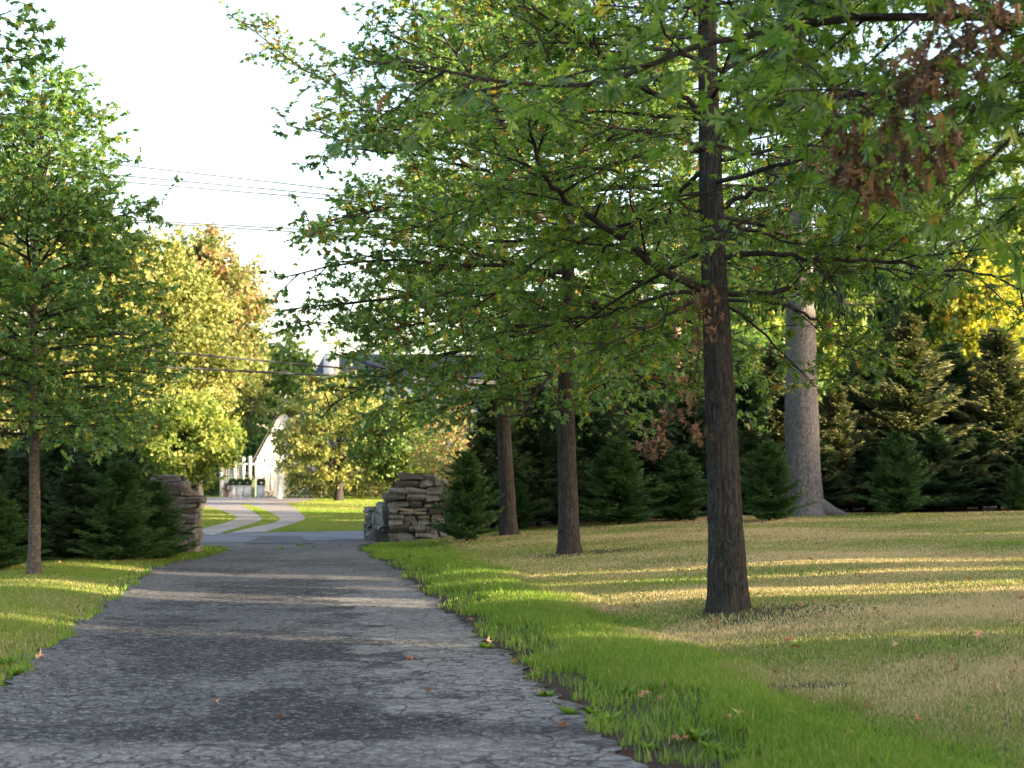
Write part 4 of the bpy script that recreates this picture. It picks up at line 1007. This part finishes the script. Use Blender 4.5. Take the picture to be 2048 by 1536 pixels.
# ------------------------------------------------------------------ grass (real blades)
def vnoise(x, y, s=0):
    return (np.sin(x*1.3+s)+np.sin(y*1.7+s*2)+np.sin((x+y)*.9+1.3*s)+np.sin((x*2.3-y*1.9)+s)*.7+np.sin(x*4.7+y*3.1)*.5+np.sin(x*7.3-y*6.1+s)*.35)/3.2
def grass():
    r = np.random.RandomState(77)
    N = 1300000
    u = r.rand(N); y0, y1 = 7.6, 41.
    Y_ = y0*(y1/y0)**u                                   # density ~ 1/Y per depth
    hw = Y_*.327*1.22+.6; X_ = r.uniform(-1, 1, N)*hw
    s = X_+KX*Y_-HW; sl = -X_-KX*Y_-HW
    edgeR = s-.0+.10*np.sin(Y_*2.1)+.07*np.sin(Y_*5.7+1)+.05*np.sin(Y_*13)
    narl = 1.0*sm(26, 33, Y_)*(1-sm(34.5, 36.5, Y_))
    edgeL = sl+narl+.06*np.sin(Y_*2.6)+.05*np.sin(Y_*7.1)
    fl_ = sm(34.5, 38.5, Y_)
    R_ok = (edgeR > .06+.9*fl_-.1*sm(26, 33, Y_)) & (Y_ < 38+.5*(X_+5)-.15) & (Y_ < 40.3); L_ok = (edgeL > -.03+1.1*fl_) & (Y_ < 38+.5*(X_+5)-.3) & (sl < 5.5)
    ok = R_ok | L_ok
    # thin at the edges
    dirtw = .40+.22*(1-sm(8.5, 13, Y_))+.22*np.sin(Y_*1.3+.5)+.12*np.sin(Y_*3.7)
    pr = np.where(R_ok & (s < dirtw) & (Y_ < 30), .13, 1.); pr = np.where(L_ok & (edgeL < .25), .35, pr)
    # thinner in dry lawn and bare patches
    vn = vnoise(X_, Y_, 1.)
    dry = R_ok & (s > 1.45+.25*np.sin(Y_*1.1)+.2*vn)
    pr = np.where(dry, pr*np.clip(.78+.4*vn, .25, 1), pr)
    for (px, py, rx_, ry_) in PATCH:
        q = ((X_-px)/rx_)**2+((Y_-py)/ry_)**2+.5*vnoise(X_*3, Y_*3, 2); pr = pr*(1-.8*np.clip(1.15-q, 0, 1))
    ok &= r.rand(N) < pr
    X_, Y_, s, sl, dry, vn = X_[ok], Y_[ok], s[ok], sl[ok], dry[ok], vn[ok]; left = sl > 0
    # keep density roughly even on screen
    Z_ = zg(X_, Y_); n = len(X_); print('grass blades', n)
    k = Y_/12.
    hgt = np.where(dry, r.uniform(.014, .034, n), np.where(left, r.uniform(.02, .05, n), r.uniform(.04, .095, n)*(1-.45*sm(24, 36, Y_))))
    tall = r.rand(n) < .004; hgt = np.where(tall, hgt*2.0, hgt)
    wdt = .0034*np.clip(k, .8, 3.2)*r.uniform(.7, 1.4, n)
    stripf = sm(1.15, 1.9, s+.35*vn)
    vn2 = vnoise(X_*.5, Y_*.9, 5.)
    tint = np.where(left, .50+.14*vn+r.normal(0, .14, n), (1-stripf)*(.30+.09*vn+r.normal(0, .12, n))+stripf*(.70+.28*vn2+.16*vn+r.normal(0, .19, n)))
    tint += np.where((r.rand(n) < .05), .35, 0); tint = np.clip(tint, 0, 1)
    az = r.rand(n)*6.283; bend = r.uniform(.1, .8, n)*hgt; baz = r.rand(n)*6.283
    ax_ = np.stack([np.cos(az)*wdt, np.sin(az)*wdt], 1); bx = np.stack([np.cos(baz)*bend, np.sin(baz)*bend], 1)
    V = np.zeros((n, 5, 3)); b2 = np.stack([X_, Y_], 1)
    V[:, 0, :2] = b2-ax_; V[:, 1, :2] = b2+ax_; V[:, 2, :2] = b2+ax_*.75+bx*.3; V[:, 3, :2] = b2-ax_*.75+bx*.3; V[:, 4, :2] = b2+bx
    V[:, 0, 2] = V[:, 1, 2] = Z_-.004; V[:, 2, 2] = V[:, 3, 2] = Z_+hgt*.6; V[:, 4, 2] = Z_+hgt
    mb = MB(); base = np.arange(n)*5
    mb.add(V.reshape(-1, 3), np.stack([base, base+1, base+2, base+3], 1), np.repeat(tint, 5))
    mb.F[3] = [np.stack([base+3, base+2, base+4], 1)]
    o = mb.build('lawn_grass', M['grass']); tag(o, 'short grass, lush green along the driveway and dry tan beyond', 'grass', kind='stuff')
grass()
def inside(P, x, y):
    c = np.zeros(len(x), bool); j = len(P)-1
    for i in range(len(P)):
        xi, yi, xj, yj = P[i][0], P[i][1], P[j][0], P[j][1]
        c ^= ((yi > y) != (yj > y)) & (x < (xj-xi)*(y-yi)/(yj-yi+1e-12)+xi); j = i
    return c
def far_grass():
    r = np.random.RandomState(5); n = 420000; Y_ = 41+(95-41)*r.rand(n)**1.1; X_ = r.uniform(-.31, .04, n)*Y_
    ok = (Y_ > 38+.5*(X_+5)+6.45)
    for P in LANES: ok &= ~inside(P, X_, Y_)
    ok &= ~((Y_ > 85) & (X_ > -14.2) & (Y_ > 88))
    X_, Y_ = X_[ok], Y_[ok]; n = len(X_); Z_ = zg(X_, Y_); h = r.uniform(.03, .075, n); wd = .014*r.uniform(.7, 1.5, n)*Y_/60
    az = r.rand(n)*6.28; V = np.zeros((n, 3, 3)); V[:, 0, 0] = X_-np.cos(az)*wd; V[:, 0, 1] = Y_-np.sin(az)*wd; V[:, 1, 0] = X_+np.cos(az)*wd; V[:, 1, 1] = Y_+np.sin(az)*wd
    V[:, 2, 0] = X_+r.normal(0, .02, n); V[:, 2, 1] = Y_+r.normal(0, .02, n); V[:, :2, 2] = Z_[:, None]-.005; V[:, 2, 2] = Z_+h
    tint = np.clip(.50+.12*vnoise(X_*.4, Y_*.4, 3)+r.normal(0, .12, n), 0, 1)
    o = MB().add(V.reshape(-1, 3), np.arange(n*3).reshape(n, 3), np.repeat(tint, 3)).build('far_lawn_grass', M['grass']); tag(o, 'sunlit grass of the lawn across the road', 'grass', kind='stuff')
far_grass()

# ------------------------------------------------------------------ fallen leaves and weeds
def litter():
    TVc = LF[0].copy(); TVc[:, 2] = .35*(TVc[:, 0]**2)*2+.18*np.sin(TVc[:, 1]*3)
    variants = []
    r = np.random.RandomState(31)
    def one(i_, q, size, lab, grp):
        V = TVc.copy(); V[:, 2] *= r.uniform(.5, 2.2); V[:, 2] += .1*np.sin(V[:, 0]*5+r.rand()*6)
        V[:, :2] -= np.array([0, .5]); V *= size; V[:, 2] -= V[:, 2].min()
        o = MB().add(V, LF[1], r.uniform(0, 1)).build('fallen_leaf', M['fallen']); s_ = q[0]+KX*q[1]-HW
        o.location = (q[0], q[1], float(zg(q[0], q[1]))+(.015 if abs(q[0]+KX*q[1]) < HW else .03)); o.rotation_euler = (r.normal(0, .35), r.normal(0, .35), r.rand()*6.28)
        tag(o, lab, 'leaf', grp)
    one(0, gp(1963, 1280), .16, 'large rust brown curled leaf in the sunlit band on the lawn', None)
    spots = [(1580, 1290), (1590, 1303), (1457, 1325), (1750, 1180), (1460, 1455), (1486, 1478), (1325, 1408), (1290, 1400), (1030, 1328), (1250, 1512), (1355, 1488), (1370, 1492), (968, 1176), (940, 1246), (980, 1290), (1130, 1334), (1600, 1215), (1620, 1125), (1485, 1095), (1865, 1050), (1690, 1480), (1580, 1440), (1705, 1478), (1900, 1330), (1840, 1230), (1720, 1262), (120, 1130), (80, 1325), (1720, 1160), (1935, 1165), (1380, 1215), (1350, 1100), (1265, 1072), (1990, 1390), (1540, 1060), (1430, 1250), (1120, 1460), (1075, 1390), (820, 1325), (560, 1440), (430, 1410), (1655, 1240), (1790, 1300), (860, 1390)]
    for i_, p in enumerate(spots):
        q = gp(*p); drive = abs(q[0]+KX*q[1]) < HW
        one(i_, q, r.uniform(.075, .12), 'dry brown oak leaf lying on the asphalt' if drive else 'dry brown oak leaf lying in the grass', 'fallen leaves on the driveway' if drive else 'fallen leaves on the lawn')
    src = [o for o in COL.objects if o.name.startswith('fallen_leaf')]
    for k in range(46):
        Yq = 9.5+22*r.rand()**1.2; Xq = r.uniform(-KX*Yq+HW+.2, Yq*.33); o = src[k % len(src)].copy(); COL.objects.link(o); o.location = (Xq, Yq, float(zg(Xq, Yq))+.022); o.rotation_euler = (r.normal(0, .3), r.normal(0, .3), r.rand()*6.28)
        kk = r.uniform(.6, 1.05)*(.6 if k % len(src) == 0 else 1); o.scale = (kk, kk, kk); tag(o, 'dry brown oak leaf lying in the grass', 'leaf', 'fallen leaves on the lawn')
    ws = [(1190, 1430), (1215, 1445), (1300, 1500), (1065, 1355), (1140, 1430), (1390, 1480), (975, 1298), (1430, 1505), (1250, 1390), (20, 1330), (30, 1350), (600, 1092), (630, 1096), (560, 1100), (1090, 1395), (1480, 1515)]
    pr = None
    for i_, p in enumerate(ws):
        q = gp(*p)
        if pr is None:
            n = 34; az = r.rand(n)*6.28; d = np.stack([np.cos(az), np.sin(az), r.uniform(.15, .9, n)], 1)
            V = LQ[0]*np.array([.55, 1, 1]); mb = MB().scatter(V, LQ[1], r.normal(0, .012, (n, 3))*np.array([1, 1, 0]), frames(d, np.array([[0, 0, 1.]])+r.normal(0, .2, (n, 3))), r.uniform(.05, .12, n), r.uniform(.05, .45, n))
            pr = o = mb.build('weed', M['grass'])
        else: o = pr.copy(); COL.objects.link(o)
        kk = r.uniform(.6, 1.3); o.scale = (kk, kk, kk); o.location = (q[0], q[1], float(zg(q[0], q[1]))+.005); o.rotation_euler = (0, 0, r.rand()*6)
        tag(o, 'small leafy green weed on the '+('gravelly asphalt near the road' if p[1] < 1200 else 'left edge of the driveway' if p[0] < 100 else 'broken soil edge right of the driveway'), 'weed', 'weeds along the driveway edge')
    # tall seed-headed tufts on the right
    for p, lab in (((1715, 1420), 'tuft of tall pale grass beside the bare soil patch'), ((1960, 1465), 'tuft of tall grass blades near the lower right corner'), ((1110, 1235), 'small tuft of tall stems in the green verge')):
        q = gp(*p); n = 26; mb = MB()
        for _ in range(n):
            a_ = r.rand()*6.28; h = r.uniform(.1, .26); b0 = r.normal(0, .09, 2); e = h*r.uniform(.1, .6)
            mb.tube(smooth_poly([[b0[0], b0[1], 0], [b0[0]+e*.3*math.cos(a_), b0[1]+e*.3*math.sin(a_), h*.6], [b0[0]+e*math.cos(a_), b0[1]+e*math.sin(a_), h]], 6), np.linspace(.003, .0008, 6), 3, tint=r.uniform(.3, .7))
        o = mb.build('grass_tuft', M['grass']); o.location = (q[0], q[1], float(zg(q[0], q[1]))); tag(o, lab, 'grass tuft')
litter()
print('total objs', len(bpy.data.objects))
